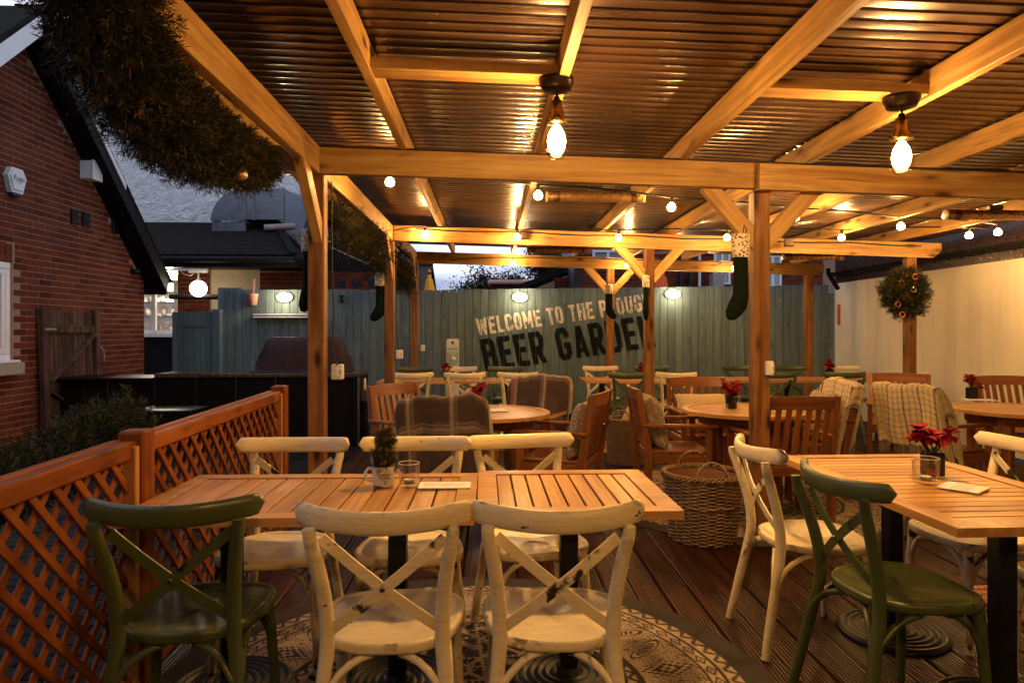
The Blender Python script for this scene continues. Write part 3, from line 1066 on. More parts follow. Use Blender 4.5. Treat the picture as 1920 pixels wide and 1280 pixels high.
# old wooden gate propped against the brick wall
ga, gb = on_wall(84, 700, .10), on_wall(186, 700, .06)
gd = thing('wooden_gate', 'weathered brown wooden gate leaning on the brick wall', 'gate', ga.x, (ga.y + gb.y) / 2, -.12)
gw = (gb.y - ga.y)
LM = Matrix.Translation((0, 0, 0)) @ Matrix.Rotation(R(-2), 4, 'Y')
OG = M['oldgate']
for s in (-1, 1):
    MB().box((0, s * (gw / 2 - .05), .90), (.07, .10, 1.72), None, .006).build('stile', OG, gd, LM)
nbd2 = 12
for i in range(nbd2):
    yy = -gw / 2 + .11 + (i + .5) * (gw - .22) / nbd2
    o = MB().box((0, 0, 0), (.022, (gw - .22) / nbd2 - .006, 1.68 + rnd.uniform(-.02, .02)), None, .008).build('board', OG, gd, LM @ Matrix.Translation((-.03, yy, .89)))
for z in (1.50, .80, .16):
    MB().box((0, 0, 0), (.032, gw - .20, .10), None, .006).build('rail', OG, gd, LM @ Matrix.Translation((.0, 0, z)))
for z0, z1, s in ((1.44, .86, 1), (.74, .22, -1)):
    MB().bar((.005, s * (gw / 2 - .12), z0), (.005, -s * (gw / 2 - .12), z1), .03, .09, up=(1, 0, 0)).build('brace', OG, gd, LM)
for z in (1.5, .17):
    MB().box((.042, -gw / 2 + .13, z), (.008, .22, .025)).build('hinge', M['zinc'], gd, LM)
MB().tube([(.05, gw / 2 - .05, .95), (.09, gw / 2 - .045, 1.02), (.09, gw / 2 - .045, 1.2), (.05, gw / 2 - .05, 1.27)], .009, 6).build('handle', M['zinc'], gd, LM)

# ================================================================== unseen pub wall, added behind the viewer to block sky light at the front
pub = thing('unseen_pub_wall', 'unseen dark brick pub wall added behind the viewer to block sky light', 'building', .5, -3.2, -.12)
pinv = wm(pub).inverted()
pw = MB(); pw.box((-1.0, -3.3, 2.8), (18, .3, 6.0))
obj('wall', pw.mesh('wall', M['brick']), pub, pinv)
pd = MB(); pd.box((.2, -3.14, 1.05), (1.0, .05, 2.1), None, .006)
obj('door', pd.mesh('door', M['gatepaint']), pub, pinv)
for x in (-2.6, 3.0):
    w_ = MB(); w_.box((x, -3.14, 1.5), (1.3, .05, 1.1), None, .006)
    obj('window', w_.mesh('window', M['winsky']), pub, pinv)
# ================================================================== kitchen building behind the fence, left
kb = thing('kitchen_building', 'kitchen building with a lit window, brick pier and dark tiled roof behind the blue fence', 'building', -4.5, 12.2, -.12)
kinv = wm(kb).inverted()
KY = 12.0
def kpart(name, mb, mat, kind=None, parent=None): return obj(name, mb.mesh(name, mat), parent or kb, kinv if parent is None else None, kind)
def bx(x0, x1, y0, y1, z0, z1, bev=0): return MB().box(((x0 + x1) / 2, (y0 + y1) / 2, (z0 + z1) / 2), (x1 - x0, y1 - y0, z1 - z0), None, bev)
def brickface(mb, x0, x1, y, z0, z1, tl, t=.02):
    r = 0; z = z0
    while z < z1 - .03:
        x = x0 - (.1125 if r % 2 else 0)
        while x < x1:
            a, b = max(x, x0), min(x + .215, x1)
            x += .225
            if b - a > .03:
                mb.box(((a + b) / 2, y + rnd.uniform(-.001, .001), z + .033), (b - a, t, .065)); tl += [rnd.random()] * 8
        z += .075; r += 1
def brick_obj(name, segs, parent, kind=None):
    mb = MB(); tl = []
    for (x0, x1, y, z0, z1) in segs: brickface(mb, x0, x1, y, z0, z1, tl)
    me = mb.mesh(name, M['brick'])
    a = me.attributes.new('tint', 'FLOAT', 'POINT'); a.data.foreach_set('value', np.array(tl, dtype=np.float32))
    return obj(name, me, parent, wm(parent).inverted() if parent.parent is None else None, kind)
# pier and walls
kpart('pier', bx(-5.42, -4.86, KY + .0, KY + .3, -.1, 2.42), M['mortar'])
kpart('wall', bx(-7.5, -5.42, KY + .05, KY + .25, -.1, 1.25), M['darkpanel'])
kpart('render_panel', bx(-4.86, -4.02, KY + .03, KY + .2, .9, 2.46), M['beige'])
kpart('wall', bx(-4.02, -1.35, KY + .02, KY + .3, -.1, 2.40), M['mortar'])
brick_obj('brickwork', [(-5.41, -4.87, KY - .005, 1.3, 2.40), (-4.01, -1.36, KY + .01, 1.85, 2.36)], kb, 'stuff')
kpart('coping', bx(-4.0, -1.3, KY - .05, KY + .32, 2.40, 2.50), M['tile'])
# small window lattice of glazed vents in the low brick wall
for i in range(4):
    kpart('air_brick', bx(-2.95 + i * .27, -2.80 + i * .27, KY - .012, KY, 2.12, 2.26), M['black'])
# window
wx0, wx1, wz0, wz1 = -6.7, -5.42, 1.31, 2.24
wf = MB()
for z in (wz0 + .03, wz1 - .03): wf.box(((wx0 + wx1) / 2, KY + .02, z), (wx1 - wx0, .08, .06), None, .005)
for x in (wx0 + .03, wx0 + .45, -5.83, wx1 - .03): wf.box((x, KY + .02, (wz0 + wz1) / 2), (.07, .076, wz1 - wz0 - .12), None, .005)
wf.box(((wx0 + wx1) / 2, KY - .03, wz0 - .03), (wx1 - wx0 + .1, .16, .05), None, .005)
wn_ = kpart('window', wf, M['upvc'])
for a, b in ((wx0 + .07, wx0 + .41), (wx0 + .49, -5.87), (-5.79, wx1 - .07)):
    bx(a, b, KY + .02, KY + .025, wz0 + .06, wz1 - .06).build('pane', M['glass'], wn_)
kpart('interior_wall', bx(wx0 - .4, wx1 + .25, KY + 1.5, KY + 1.55, 1.0, 2.6), M['kitchenwall'])
kpart('interior_ceiling', bx(wx0 - .4, wx1 + .25, KY + .3, KY + 1.5, 2.5, 2.55), M['kitchenwall'])
kpart('interior_side', bx(wx1 + .20, wx1 + .25, KY + .3, KY + 1.5, 1.0, 2.5), M['kitchenwall'])
for z in (1.62, 1.88, 2.08):
    kpart('kitchen_shelf', bx(wx0 - .1, wx1 + .1, KY + 1.05, KY + 1.4, z, z + .025), M['black'])
jr = random.Random(3)
mb = MB()
for z in (1.645, 1.905, 1.33):
    x = wx0
    while x < wx1 - .1:
        r_ = jr.uniform(.03, .07); mb.lathe([(0, 0), (r_, 0), (r_, jr.uniform(.06, .16)), (r_ * .6, .17), (0, .17)], 10, (x, KY + 1.2, z)); x += jr.uniform(.12, .3)
kpart('kitchen_jars', mb, M['stone'])
tb = MB(); tb.tube([(-6.5, KY + .8, 2.42), (-5.3, KY + .8, 2.42)], .02, 8)
kpart('strip_light', tb, M['globe'])
kl = bpy.data.lights.new('kitchen_light', 'POINT'); kl.energy = 130; kl.color = (1, .86, .66); kl.shadow_soft_size = .1
ko = bpy.data.objects.new('kitchen_light', kl); COL.objects.link(ko); ko.parent = kb; ko.matrix_basis = kinv @ Matrix.Translation((-5.95, KY + .7, 2.3))
# roof with stepped tile courses
rt = MB()
ex0, ex1 = -7.6, -3.25
nc = 15
for k in range(nc):
    y0 = 11.35 + k * 1.75 / nc; z0 = 2.60 + k * .78 / nc
    hip = ex1 - k * .055
    rt.bar(((ex0 + hip) / 2, y0, z0), ((ex0 + hip) / 2, y0 + 1.9 / nc, z0 + .8 / nc + .012), hip - ex0, .035)
kr = kpart('roof', rt, M['tile'], 'stuff')
rt = MB()
rt.add([(ex1 + .05, 11.3, 2.58), (ex1 + .05, 13.2, 2.58), (ex1 - .85, 13.15, 3.42), (ex1 - .85, 13.10, 3.40)], [(0, 1, 2, 3)])
rt.bar((ex1 + .02, 11.32, 2.63), (ex1 - .85, 13.1, 3.44), .14, .05)
kpart('roof_hip', rt, M['tile'])
kpart('fascia', bx(-7.6, -3.2, 11.33, 11.36, 2.40, 2.58), M['darktrim'])
kpart('soffit', bx(-7.6, -3.2, 11.36, KY + .1, 2.42, 2.44), M['darktrim'])
gtb = MB(); gtb.tube([(-7.6, 11.27, 2.52), (-3.2, 11.27, 2.52)], .055, 8)
kpart('eaves_gutter', gtb, M['darktrim'])
kpart('lamp_strip', bx(-5.3, -4.62, 11.30, 11.34, 2.345, 2.375), M['upvc'])
# white rendered wall above, and roofs to its right
rn = thing('rendered_wall', 'tall white rough rendered house wall above the dark tiled roof', 'house wall', -5.5, 13.3, -.12)
rinv = wm(rn).inverted()
rr = random.Random(5)
pts = []
NXr, NZr = 200, 120
for i in range(NZr):
    for j in range(NXr):
        pts.append((-9.5 + 7.2 * j / (NXr - 1), 13.22 + rr.uniform(-.016, .016), 2.0 + 4.5 * i / (NZr - 1)))
g = MB().grid(pts, NXr, NZr); g.box((-5.9, 13.4, 3.2), (7.2, .3, 6.5))
obj('render_face', g.mesh('render_face', M['render']), rn, rinv)
lr = thing('outbuilding_roof', 'dark pitched outbuilding roof with white verge lines seen between the left posts', 'roof', -2.2, 12.9, 2.3)
linv = wm(lr).inverted()
mb = MB(); mb.add([(-3.1, 12.5, 3.02), (-1.55, 12.5, 2.52), (-1.55, 13.1, 2.60), (-3.1, 13.1, 3.12), (-3.1, 12.5, 2.4), (-1.55, 12.5, 2.4)], [(0, 1, 2, 3), (0, 4, 5, 1)])
obj('slope', mb.mesh('slope', M['tile']), lr, linv)
mb = MB(); mb.bar((-3.1, 12.49, 3.04), (-1.6, 12.49, 2.55), .02, .03); mb.bar((-2.95, 12.47, 2.90), (-2.2, 12.47, 2.56), .015, .02)
obj('verge', mb.mesh('verge', M['upvc']), lr, linv)
# stainless extract duct
du = thing('extract_duct', 'galvanised kitchen extract duct with a curved elbow above the tiled roof', 'duct', -4.6, 12.75, 2.9)
dinv = wm(du).inverted()
def dpt(u, v, d=12.75): return PD(u, v, d)
p0, p1 = dpt(409, 437), dpt(470, 395)
mb = MB()
el = []
c0 = dpt(470, 420); rad = c0.x - dpt(410, 420).x
nst = 10
for k in range(nst + 1):
    a = PI - (PI / 2) * k / nst
    x = c0.x + rad * math.cos(a); z = c0.z + rad * .98 * math.sin(a)
    el.append((x, z))
q = []
for (x, z) in el:
    q += [(x, 12.55, z), (x, 13.0, z)]
mb.add(q, [(2 * i, 2 * i + 1, 2 * i + 3, 2 * i + 2) for i in range(nst)])
front = [(x, 12.55, z) for x, z in el] + [(c0.x, 12.55, c0.z)]
mb.add(front, [tuple(range(len(front)))])
obj('elbow', mb.mesh('elbow', M['zinc']), du, dinv)
obj('base_duct', bx(c0.x - rad + .01, c0.x + .02, 12.58, 12.98, 2.85, c0.z - .012).mesh('base_duct', M['zinc']), du, dinv)
obj('flashing', MB().box((c0.x - rad / 2, 12.6, 3.02), (rad + .3, .6, .03), Matrix.Rotation(R(23), 3, 'X')).mesh('flashing', M['zinc']), du, dinv)
zt, zb_ = c0.z + rad * .98, dpt(470, 417).z
xa, xb = c0.x + .004, dpt(541, 400).x
obj('duct_box', bx(xa, xb, 12.55, 13.0, zb_, zt).mesh('duct_box', M['zinc']), du, dinv)
for x in (xa + .02, (xa + xb) / 2 - .18, xb):
    obj('flange', bx(x - .018, x + .018, 12.53, 13.02, zb_ - .02, zt + .02).mesh('flange', M['zinc']), du, dinv)
mb = MB(); p2 = dpt(580, 455, 12.2)
mb.bar((xb + .02, 12.78, (zb_ + zt) / 2), (xb + .55, 12.6, (zb_ + zt) / 2 - .28), .45, zt - zb_)
obj('duct_bend', mb.mesh('duct_bend', M['zinc']), du, dinv)
mb = MB(); mb.tube([dpt(497, 427, 12.4), dpt(556, 424, 12.4)], .06, 10)
obj('pipe', mb.mesh('pipe', M['stone']), du, dinv)
# globe lamp and exit sign under the soffit
gl = PD(372, 541, 11.25)
gt_ = thing('globe_lamp', 'glowing white globe lamp hanging in front of the brick pier', 'lamp', gl.x, gl.y, gl.z)
mb = MB(); mb.lathe([(.001, -.135)] + [(.135 * math.cos(a), .135 * math.sin(a)) for a in [R(-80 + 16 * k) for k in range(11)]] + [(.001, .135)], 24)
mb.build('globe', M['globe'], gt_)
mb = MB(); mb.tube([(0, 0, .13), (0, 0, .33)], .012, 8); mb.lathe([(.05, .12), (.03, .16), (.02, .17)], 12); mb.build('stem', M['upvc'], gt_)
es = PD(372, 507, 11.45)
ex = thing('exit_sign', 'small pale green emergency exit box above the globe lamp', 'exit sign', es.x, es.y, es.z)
MB().box((0, 0, 0), (.32, .05, .075), None, .006).build('case', M['white'], ex)
MB().box((.06, -.027, -.002), (.12, .006, .05)).build('sign_face', M['exit'], ex)
cb = thing('wall_cable', 'loose pale cable looping from the eaves to the exit box', 'cable', *PD(330, 505, 11.3))
mb = MB(); mb.tube([PD(u, v, 11.3) for u, v in ((326, 502), (336, 505), (345, 514), (356, 517), (362, 514))], .006, 5); mb.build('cable', M['upvc'], cb, wm(cb).inverted())
def point(name, loc, w, col, r, parent=None):
    l = bpy.data.lights.new(name, 'POINT'); l.energy = w; l.color = col; l.shadow_soft_size = r
    o = bpy.data.objects.new(name, l); COL.objects.link(o)
    if parent is not None:
        o.parent = parent; o.matrix_basis = wm(parent).inverted() @ Matrix.Translation(loc)
    else: o.location = loc
    return o
point('globe_light', gl, 80, (1, .72, .40), .14, gt_)
# canopy bar in front of the window
p = PD(365, 556, 11.3)
aw = thing('awning_bar', 'dark rolled awning bar in front of the kitchen window', 'awning', p.x, p.y, p.z)
MB().tube([(-.40, 0, .0), (.45, 0, -.005)], .045, 10).build('roll', M['cable'], aw)

# ================================================================== bar counter with covered barbecue
bar = thing('bar_counter', 'dark bar counter with a speckled granite worktop under the covered barbecue', 'counter', -2.9, 8.8, -.12)
binv = wm(bar).inverted()
CX0, CX1, CY0, CY1, CZ = -4.17, -1.66, 8.62, 9.35, .83
obj('worktop', bx(CX0, CX1, CY0 - .03, CY1, CZ - .05, CZ, .006).mesh('worktop', M['granite']), bar, binv)
obj('end_panel', bx(CX1 - .05, CX1 - .01, CY0, CY1, -.12, CZ - .052).mesh('end_panel', M['zinc'] if False else M['darkpanel']), bar, binv)
obj('edge_trim', bx(CX1 - .008, CX1 + .012, CY0 - .01, CY0 + .03, -.1, CZ - .055).mesh('edge_trim', M['zinc']), bar, binv)
npan = 5
for i in range(npan):
    a = CX0 + i * (CX1 - .06 - CX0) / npan
    obj('panel', bx(a + .006, a + (CX1 - .06 - CX0) / npan - .006, CY0 + .02, CY0 + .05, -.1, CZ - .055, .004).mesh('panel', M['darkpanel']), bar, binv)
ret = thing('bar_return', 'lower dark counter return running to the brick wall', 'counter', -4.75, 8.9, -.12)
rinv2 = wm(ret).inverted()
obj('worktop', bx(-5.36, -4.18, 8.52, 9.2, .745, .78, .005).mesh('worktop', M['darkpanel']), ret, rinv2)
for i in range(4):
    a = -5.3 + i * .28
    obj('panel', bx(a + .006, a + .27, 8.6, 8.63, -.1, .74, .004).mesh('panel', M['darkpanel']), ret, rinv2)
st = thing('low_table', 'dark low table standing in front of the bar return', 'table', *PD(310, 760, 7.6).to_2d(), -.12)
MB().box((0, 0, .60), (.75, .5, .04), None, .006).build('top', M['darkpanel'], st)
for a in (-1, 1):
    for b in (-1, 1):
        MB().box((a * .32, b * .2, .30), (.05, .05, .56)).build('leg', M['darkpanel'], st)
bq = thing('covered_barbecue', 'barbecue hidden under a fitted dark plum cover on the granite worktop', 'barbecue', -2.42, 9.0, CZ)
W_, H_, D_ = 1.10, .46, .50
pts = []
sec = [(.5, 0), (.5, .25), (.47, .62), (.40, .86), (.28, .98), (.0, 1.0), (-.28, .98), (-.40, .86), (-.47, .62), (-.5, .25), (-.5, 0)]
cr_ = random.Random(11)
NX = 24
for i in range(NX):
    s = -1 + 2 * i / (NX - 1)
    k = 1 - .55 * max(0, abs(s) - .80) / .20
    for (yy, zz) in sec:
        zz2 = zz * (k if zz > .3 else 1)
        pts.append((s * W_ / 2 * (1 + .03 * (1 - zz)), yy * D_ * 1.0 + cr_.uniform(-.006, .006), zz2 * H_ * (1 + .02 * math.sin(3 * s)) + .0 * cr_.random()))
g = MB().grid(pts, len(sec), NX)
g.add(pts[:len(sec)], [tuple(range(len(sec)))]); g.add(pts[-len(sec):], [tuple(range(len(sec)))])
g.build('cover', M['cover'], bq)
MB().box((0, -.05, -.0), (1.2, .55, .05), None, .01).build('base_tray', M['black'], bq)
# shelf rail, hanging pot and lamps on the fence
p = PY(536, 592, FY - .05)
sh = thing('wall_shelf', 'narrow white shelf rail fixed on the blue fence above the barbecue', 'shelf', p.x, FY - .06, p.z)
MB().box((0, 0, .018), (1.0, .10, .022), None, .004).build('upper_rail', M['white'], sh)
MB().box((0, 0, -.022), (1.0, .10, .022), None, .004).build('lower_rail', M['white'], sh)
p = PY(472, 560, FY - .09)
ht = thing('hanging_pot', 'pink enamel pot hanging by its handle on the blue fence', 'pot', p.x, p.y, p.z - .1)
MB().lathe([(.0, 0), (.075, 0), (.10, .17), (.105, .175), (.095, .17), (.07, .01), (0, .01)], 20).build('pot', M['pink'], ht)
MB().bar((.02, .03, .16), (.02, .05, .42), .03, .012, up=(0, 1, 0)).build('handle', M['pink'], ht)
def bulkhead(u, v, label):
    p = PY(u, v, FY - .03)
    t = thing('bulkhead_lamp', label, 'lamp', p.x, p.y, p.z, 0, 'oval bulkhead lamps on the fence')
    ov = [(.130 * math.cos(2 * PI * k / 28), .078 * math.sin(2 * PI * k / 28)) for k in range(28)]
    MB().prism(ov, .03, Matrix.Translation((0, .03, 0)) @ RX90).build('base_ring', M['white'], t)
    pts = []
    for i in range(7):
        a = PI / 2 * i / 6
        for x, z in ov:
            pts.append((x * .86 * math.cos(a), -.005 - .055 * math.sin(a), z * .86 * math.cos(a)))
    MB().grid(pts, 28, 7, wrap=True).build('diffuser', M['lens'], t)
    point('bulkhead_light', (p.x, p.y - .13, p.z), 15, (1, .74, .40), .05, t)
    return t
bulkhead(533, 557, 'oval bulkhead lamp on the blue fence above the white shelf')
bulkhead(975, 557, 'oval bulkhead lamp on the fence just above the word WELCOME')
bulkhead(1262, 551, 'oval bulkhead lamp on the plain fence right of the painted lettering')
p = PY(640, 560, FY - .02)
ph = thing('hook_plate', 'small dark plate fixed high on the blue fence right of the first post', 'plate', p.x, p.y, p.z)
MB().box((0, 0, 0), (.07, .03, .12), None, .006).build('plate', M['black'], ph)
MB().tube([(0, -.015, .03), (0, -.06, .03), (0, -.07, .07)], .008, 6).build('hook', M['black'], ph)
p = PY(717, 560, FY - .01)
hb = thing('hanging_bracket', 'small black scroll bracket on the fence between the left posts', 'bracket', p.x, p.y, p.z)
MB().bar((0, 0, -.1), (0, 0, .1), .02, .02).build('back_bar', M['black'], hb)
mb = MB(); mb.bar((0, 0, .09), (-.1, -.14, .09), .015, .015); mb.bar((0, 0, -.08), (-.1, -.14, .085), .012, .012); mb.build('arm', M['black'], hb)

# hand sanitiser stand by the fence
p = PY(849, 668, FY - .55)
ss = thing('sanitiser_stand', 'white hand sanitiser totem with a green printed panel in front of the fence', 'sign stand', p.x, p.y, 0)
sw = .19
top = PY(849, 635, FY - .55).z
ro = [(-sw / 2, 0), (sw / 2, 0), (sw / 2, top - .025), (sw / 2 - .008, top - .008), (sw / 2 - .025, top), (-sw / 2 + .025, top), (-sw / 2 + .008, top - .008), (-sw / 2, top - .025)]
MB().prism(ro, .05, Matrix.Translation((0, .025, 0)) @ RX90).build('board', M['white'], ss)
MB().box((0, -.028, top - .27), (sw - .015, .004, .27)).build('green_panel', M['signgreen'], ss)
mb = MB(); mb.lathe([(0, 0), (.024, 0), (.024, .002), (0, .002)], 14); mb.build('logo', M['greyprint'], ss, Matrix.Translation((0, -.0275, top - .058)) @ RX90)
flat_text('THE PLOUGH', .016, M['greyprint'], ss, Matrix.Translation((0, -.0275, top - .108)) @ RX90)
flat_text('HAND', .058, M['white'], ss, Matrix.Translation((0, -.032, top - .185)) @ RX90, bold=.002)
flat_text('SANITISER', .027, M['white'], ss, Matrix.Translation((0, -.032, top - .226)) @ RX90, bold=.001)
mb = MB(); mb.lathe([(0, 0), (.045, 0), (.045, .002), (0, .002)], 14); mb.add([(-.03, .06, .001), (.0, .03, .001), (.03, .06, .001), (0, .085, .001)], [(0, 1, 2, 3)])
mb.build('hand_symbol', M['white'], ss, Matrix.Translation((.01, -.032, top - .31)) @ RX90 @ Matrix.Scale(.75, 4, (0, 1, 0)))
MB().box((0, -.06, top - .47), (.05, .07, .10), None, .006).build('dispenser', M['black'], ss)
MB().box((0, -.06, top - .54), (.11, .13, .02), None, .006).build('drip_tray', M['white'], ss)
MB().box((0, 0, .012), (.3, .3, .02), None, .006).build('foot_plate', M['white'], ss)

# ================================================================== beyond the fence
def umbrella(u, v0, v1, d, mat, label):
    a, b = PD(u, v0, d), PD(u, v1, d)
    h = a.z - b.z
    t = thing('closed_parasol', label, 'parasol', a.x, a.y, -.1)
    pts = []
    NU, NV = 28, 14
    for i in range(NV):
        f_ = i / (NV - 1)
        for j in range(NU):
            ang = 2 * PI * j / NU
            r = h * (.10 + .30 * f_ ** .8) * (1 + (.10 + .18 * f_) * math.sin(ang * 7 + .5 * f_)) if i else .004
            if i in (2,): r *= .62
            pts.append((r * math.cos(ang), r * math.sin(ang), a.z + .1 - f_ * h * 1.6 - (.03 * math.sin(ang * 7) if i == NV - 1 else 0)))
    MB().grid(pts, NU, NV, wrap=True).build('canopy', mat, t)
    MB().tube([(0, 0, 0), (0, 0, a.z + .13)], .022, 8).build('pole', M['stem'], t)
    MB().lathe([(.0, a.z + .12), (.03, a.z + .12), (.03, a.z + .15), (0, a.z + .18)], 10).build('finial', mat, t)
umbrella(805, 513, 543, 12.2, M['yellow'], 'closed yellow parasol standing behind the fence against the sky')
umbrella(1241, 505, 545, 12.2, M['orange'], 'closed orange parasol behind the fence beside the middle post')
# far house left of the yellow parasol
def gable_house(name, label, x0, x1, y0, y1, z1, zr_, mat_wall, mat_roof, ridge='x'):
    t = thing(name, label, 'house', (x0 + x1) / 2, (y0 + y1) / 2, -.2)
    ti = wm(t).inverted()
    obj('wall', bx(x0, x1, y0, y1, -.2, z1).mesh('wall', mat_wall), t, ti)
    ym = (y0 + y1) / 2
    mb = MB()
    n = 9
    for s in (-1, 1):
        for k in range(n):
            f0, f1 = k / n, (k + 1.12) / n
            ya, yb = ym + s * (y1 - y0 + .5) / 2 * (1 - f0), ym + s * (y1 - y0 + .5) / 2 * (1 - f1)
            mb.bar(((x0 + x1) / 2, ya, z1 - .05 + (zr_ - z1) * f0), ((x0 + x1) / 2, yb, z1 - .02 + (zr_ - z1) * f1), x1 - x0 + .4, .04)
    mb.tube([(x0 - .2, ym, zr_ + .05), (x1 + .2, ym, zr_ + .05)], .09, 8)
    obj('roof', mb.mesh('roof', mat_roof), t, ti)
    g = MB(); 
    for x in (x0, x1 - .05):
        g.prism([(y0, z1 - .1), (y1, z1 - .1), (ym, zr_ - .1)], .05, Matrix(((0, 0, 1, x), (1, 0, 0, 0), (0, 1, 0, 0), (0, 0, 0, 1))))
    obj('gable_end', g.mesh('gable_end', mat_wall), t, ti)
    return t
p = PD(770, 530, 24)
gable_house('far_house', 'low brown roofed house far behind the yellow parasol', p.x - 4.2, p.x + .55, 22, 27, 2.4, 3.7, M['brick'], M['rooftile2'])
p = PD(1010, 530, 17)
# dark sloping roof of the next-door house with brick gable
nh = thing('neighbour_house', 'dark pitched roof and brick gable of the house next door behind the fence', 'house', 3.2, 15.5, -.2)
ni = wm(nh).inverted()
def P3(u, v, d): return PD(u, v, d)
a, b = P3(955, 548, 16.0), P3(1092, 497, 16.0)
mb = MB()
n = 8
for k in range(n):
    f0, f1 = k / n, (k + 1.1) / n
    q0 = a.lerp(b, f0); q1 = a.lerp(b, f1)
    mb.bar(q0 + Vector((0, 1.6, 0)), q1 + Vector((0, 1.6, .03)), 3.4, .05, up=(0, 0, 1))
obj('roof', mb.mesh('roof', M['rooftile2']), nh, ni)
c = P3(1200, 497, 16.0)
mb = MB(); mb.prism([(a.x + .15, 1.0), (c.x, 1.0), (c.x, b.z + .4), (b.x, b.z - .10), (a.x + .15, a.z - .10)], .3, Matrix.Translation((0, 16.1, 0)) @ RX90)
obj('wall', mb.mesh('wall', M['mortar']), nh, ni)
brick_obj('brickwork', [(P3(1040, 530, 15.75).x, P3(1094, 530, 15.75).x, 15.79, 2.15, 2.62)], nh, 'stuff')
vb = MB(); vb.bar(a + Vector((0, -.12, .03)), b + Vector((0, -.12, .03)), .04, .12); obj('bargeboard', vb.mesh('bargeboard', M['darktrim']), nh, ni)
# long pinkish flat roof edge in front of the tree
p0, p1 = P3(915, 534, 19), P3(1025, 527, 19)
fr = thing('flat_roof_shed', 'low shed with a pale pinkish roof edge under the bare tree', 'shed', (p0.x + p1.x) / 2, 19.6, -.2)
fi = wm(fr).inverted()
obj('roof_edge', bx(p0.x, p1.x, 18.7, 20, p0.z, p0.z + .12, .03).mesh('roof_edge', M['pink']), fr, fi)
obj('wall', bx(p0.x + .1, p1.x - .1, 18.9, 19.9, -.2, p0.z - .002).mesh('wall', M['brick']), fr, fi)
# big brick building to the right
x0, x1 = P3(1092, 500, 14.4).x, 9.5
bbg = thing('brick_building', 'dark brick building with drainpipes and windows behind the right of the fence', 'building', 5.2, 15.6, -.2)
bi = wm(bbg).inverted()
obj('wall', bx(x0, x1, 14.6, 17.5, -.2, 5.5).mesh('wall', M['mortar']), bbg, bi)
brick_obj('brickwork', [(x0, 7.2, 14.592, 1.9, 3.0)], bbg, 'stuff')
def bwin(u0, u1, v0, v1, d=14.55):
    a, b = P3(u0, v1, d), P3(u1, v0, d)
    mb = MB(); zc = (a.z + b.z) / 2; xc = (a.x + b.x) / 2
    for z in (a.z, b.z): mb.box((xc, 14.56, z), (b.x - a.x + .06, .06, .05))
    for x in (a.x, xc, b.x): mb.box((x, 14.56, zc), (.05, .056, b.z - a.z - .05))
    o = obj('window', mb.mesh('window', M['upvc']), bbg, bi)
    bx(a.x, b.x, 14.57, 14.576, a.z, b.z).build('pane', M['winsky'], o)
bwin(1114, 1168, 470, 493); bwin(1345, 1372, 470, 530); bwin(1440, 1470, 478, 535)
for u in (1300, 1318, 1282):
    a = P3(u, 480, 14.4)
    mb = MB(); mb.tube([(a.x, 14.50, 1.0), (a.x, 14.50, 5.4)], .045 if u != 1318 else .03, 8)
    obj('drainpipe', mb.mesh('drainpipe', M['upvc'] if u == 1318 else M['black']), bbg, bi)
a = P3(1352, 522, 14.3); 
obj('flue', bx(a.x - .12, a.x + .12, 14.3, 14.58, a.z - .5, a.z + .12).mesh('flue', M['stone']), bbg, bi)
cc = P3(1105, 480, 14.0)
obj('pilaster', bx(x0 - .16, x0 - .003, 14.5, 17, -.2, 5.5).mesh('pilaster', M['black']), bbg, bi)

# bare tree with the last leaves
def tree(label, x, y, H, seed, spread, nleaf, group=None):
    r = random.Random(seed)
    t = thing('bare_tree', label, 'tree', x, y, -.2, 0, group)
    mb = MB(); tips = []
    def grow(p, d, L, rad, lev):
        pts = [p]; q = p.copy(); dd = d.copy()
        for k in range(4):
            dd = (dd + Vector((r.uniform(-.18, .18), r.uniform(-.18, .18), r.uniform(-.02, .14)))).normalized()
            q = q + dd * L / 4; pts.append(q.copy())
        mb.tube(pts, [rad, rad * .88, rad * .78, rad * .68, rad * .58], 6 if lev < 2 else 4, caps=False)
        tips.extend([pts[2], pts[3], pts[4]] if lev >= 2 else [])
        if lev < 5:
            for k in range(3 if lev < 3 else 3):
                ang = r.uniform(0, 2 * PI); sp = r.uniform(.45, .85) * spread
                side = Vector((math.cos(ang), math.sin(ang), 0))
                nd = (dd + side * sp).normalized()
                grow(pts[r.choice((2, 3, 4, 4))], nd, L * r.uniform(.58, .78), rad * .55, lev + 1)
    grow(Vector((0, 0, 0)), Vector((0, 0, 1)), H * .30, H * .022, 0)
    mb.build('trunk', M['stem'], t)
    lf = MB()
    for k in range(nleaf):
        c = r.choice(tips) + Vector((r.gauss(0, .20), r.gauss(0, .20), r.gauss(0, .18)))
        a = Vector((r.uniform(-1, 1), r.uniform(-1, 1), r.uniform(-1, 1))).normalized()
        b = a.cross(Vector((r.uniform(-1, 1), r.uniform(-1, 1), r.uniform(-1, 1)))).normalized()
        s = r.uniform(.022, .055)
        lf.add([c - a * s, c + b * s * .6, c + a * s, c - b * s * .6], [(0, 1, 2, 3)])
    lf.build('crown', M['leaf'], t)
p = PD(975, 540, 21)
tree('leafy dark tree with thin winter twigs rising behind the fence', p.x + .2, 21, 5.6, 5, 1.25, 26000)
p = PD(1060, 540, 24)
tree('bare twiggy tree behind the neighbouring roof', p.x, 24, 6.4, 9, 1.2, 14000)
p = PD(820, 540, 30)
tree('thin distant leafless tree beside the yellow parasol', p.x, 30, 4.8, 12, .8, 60)
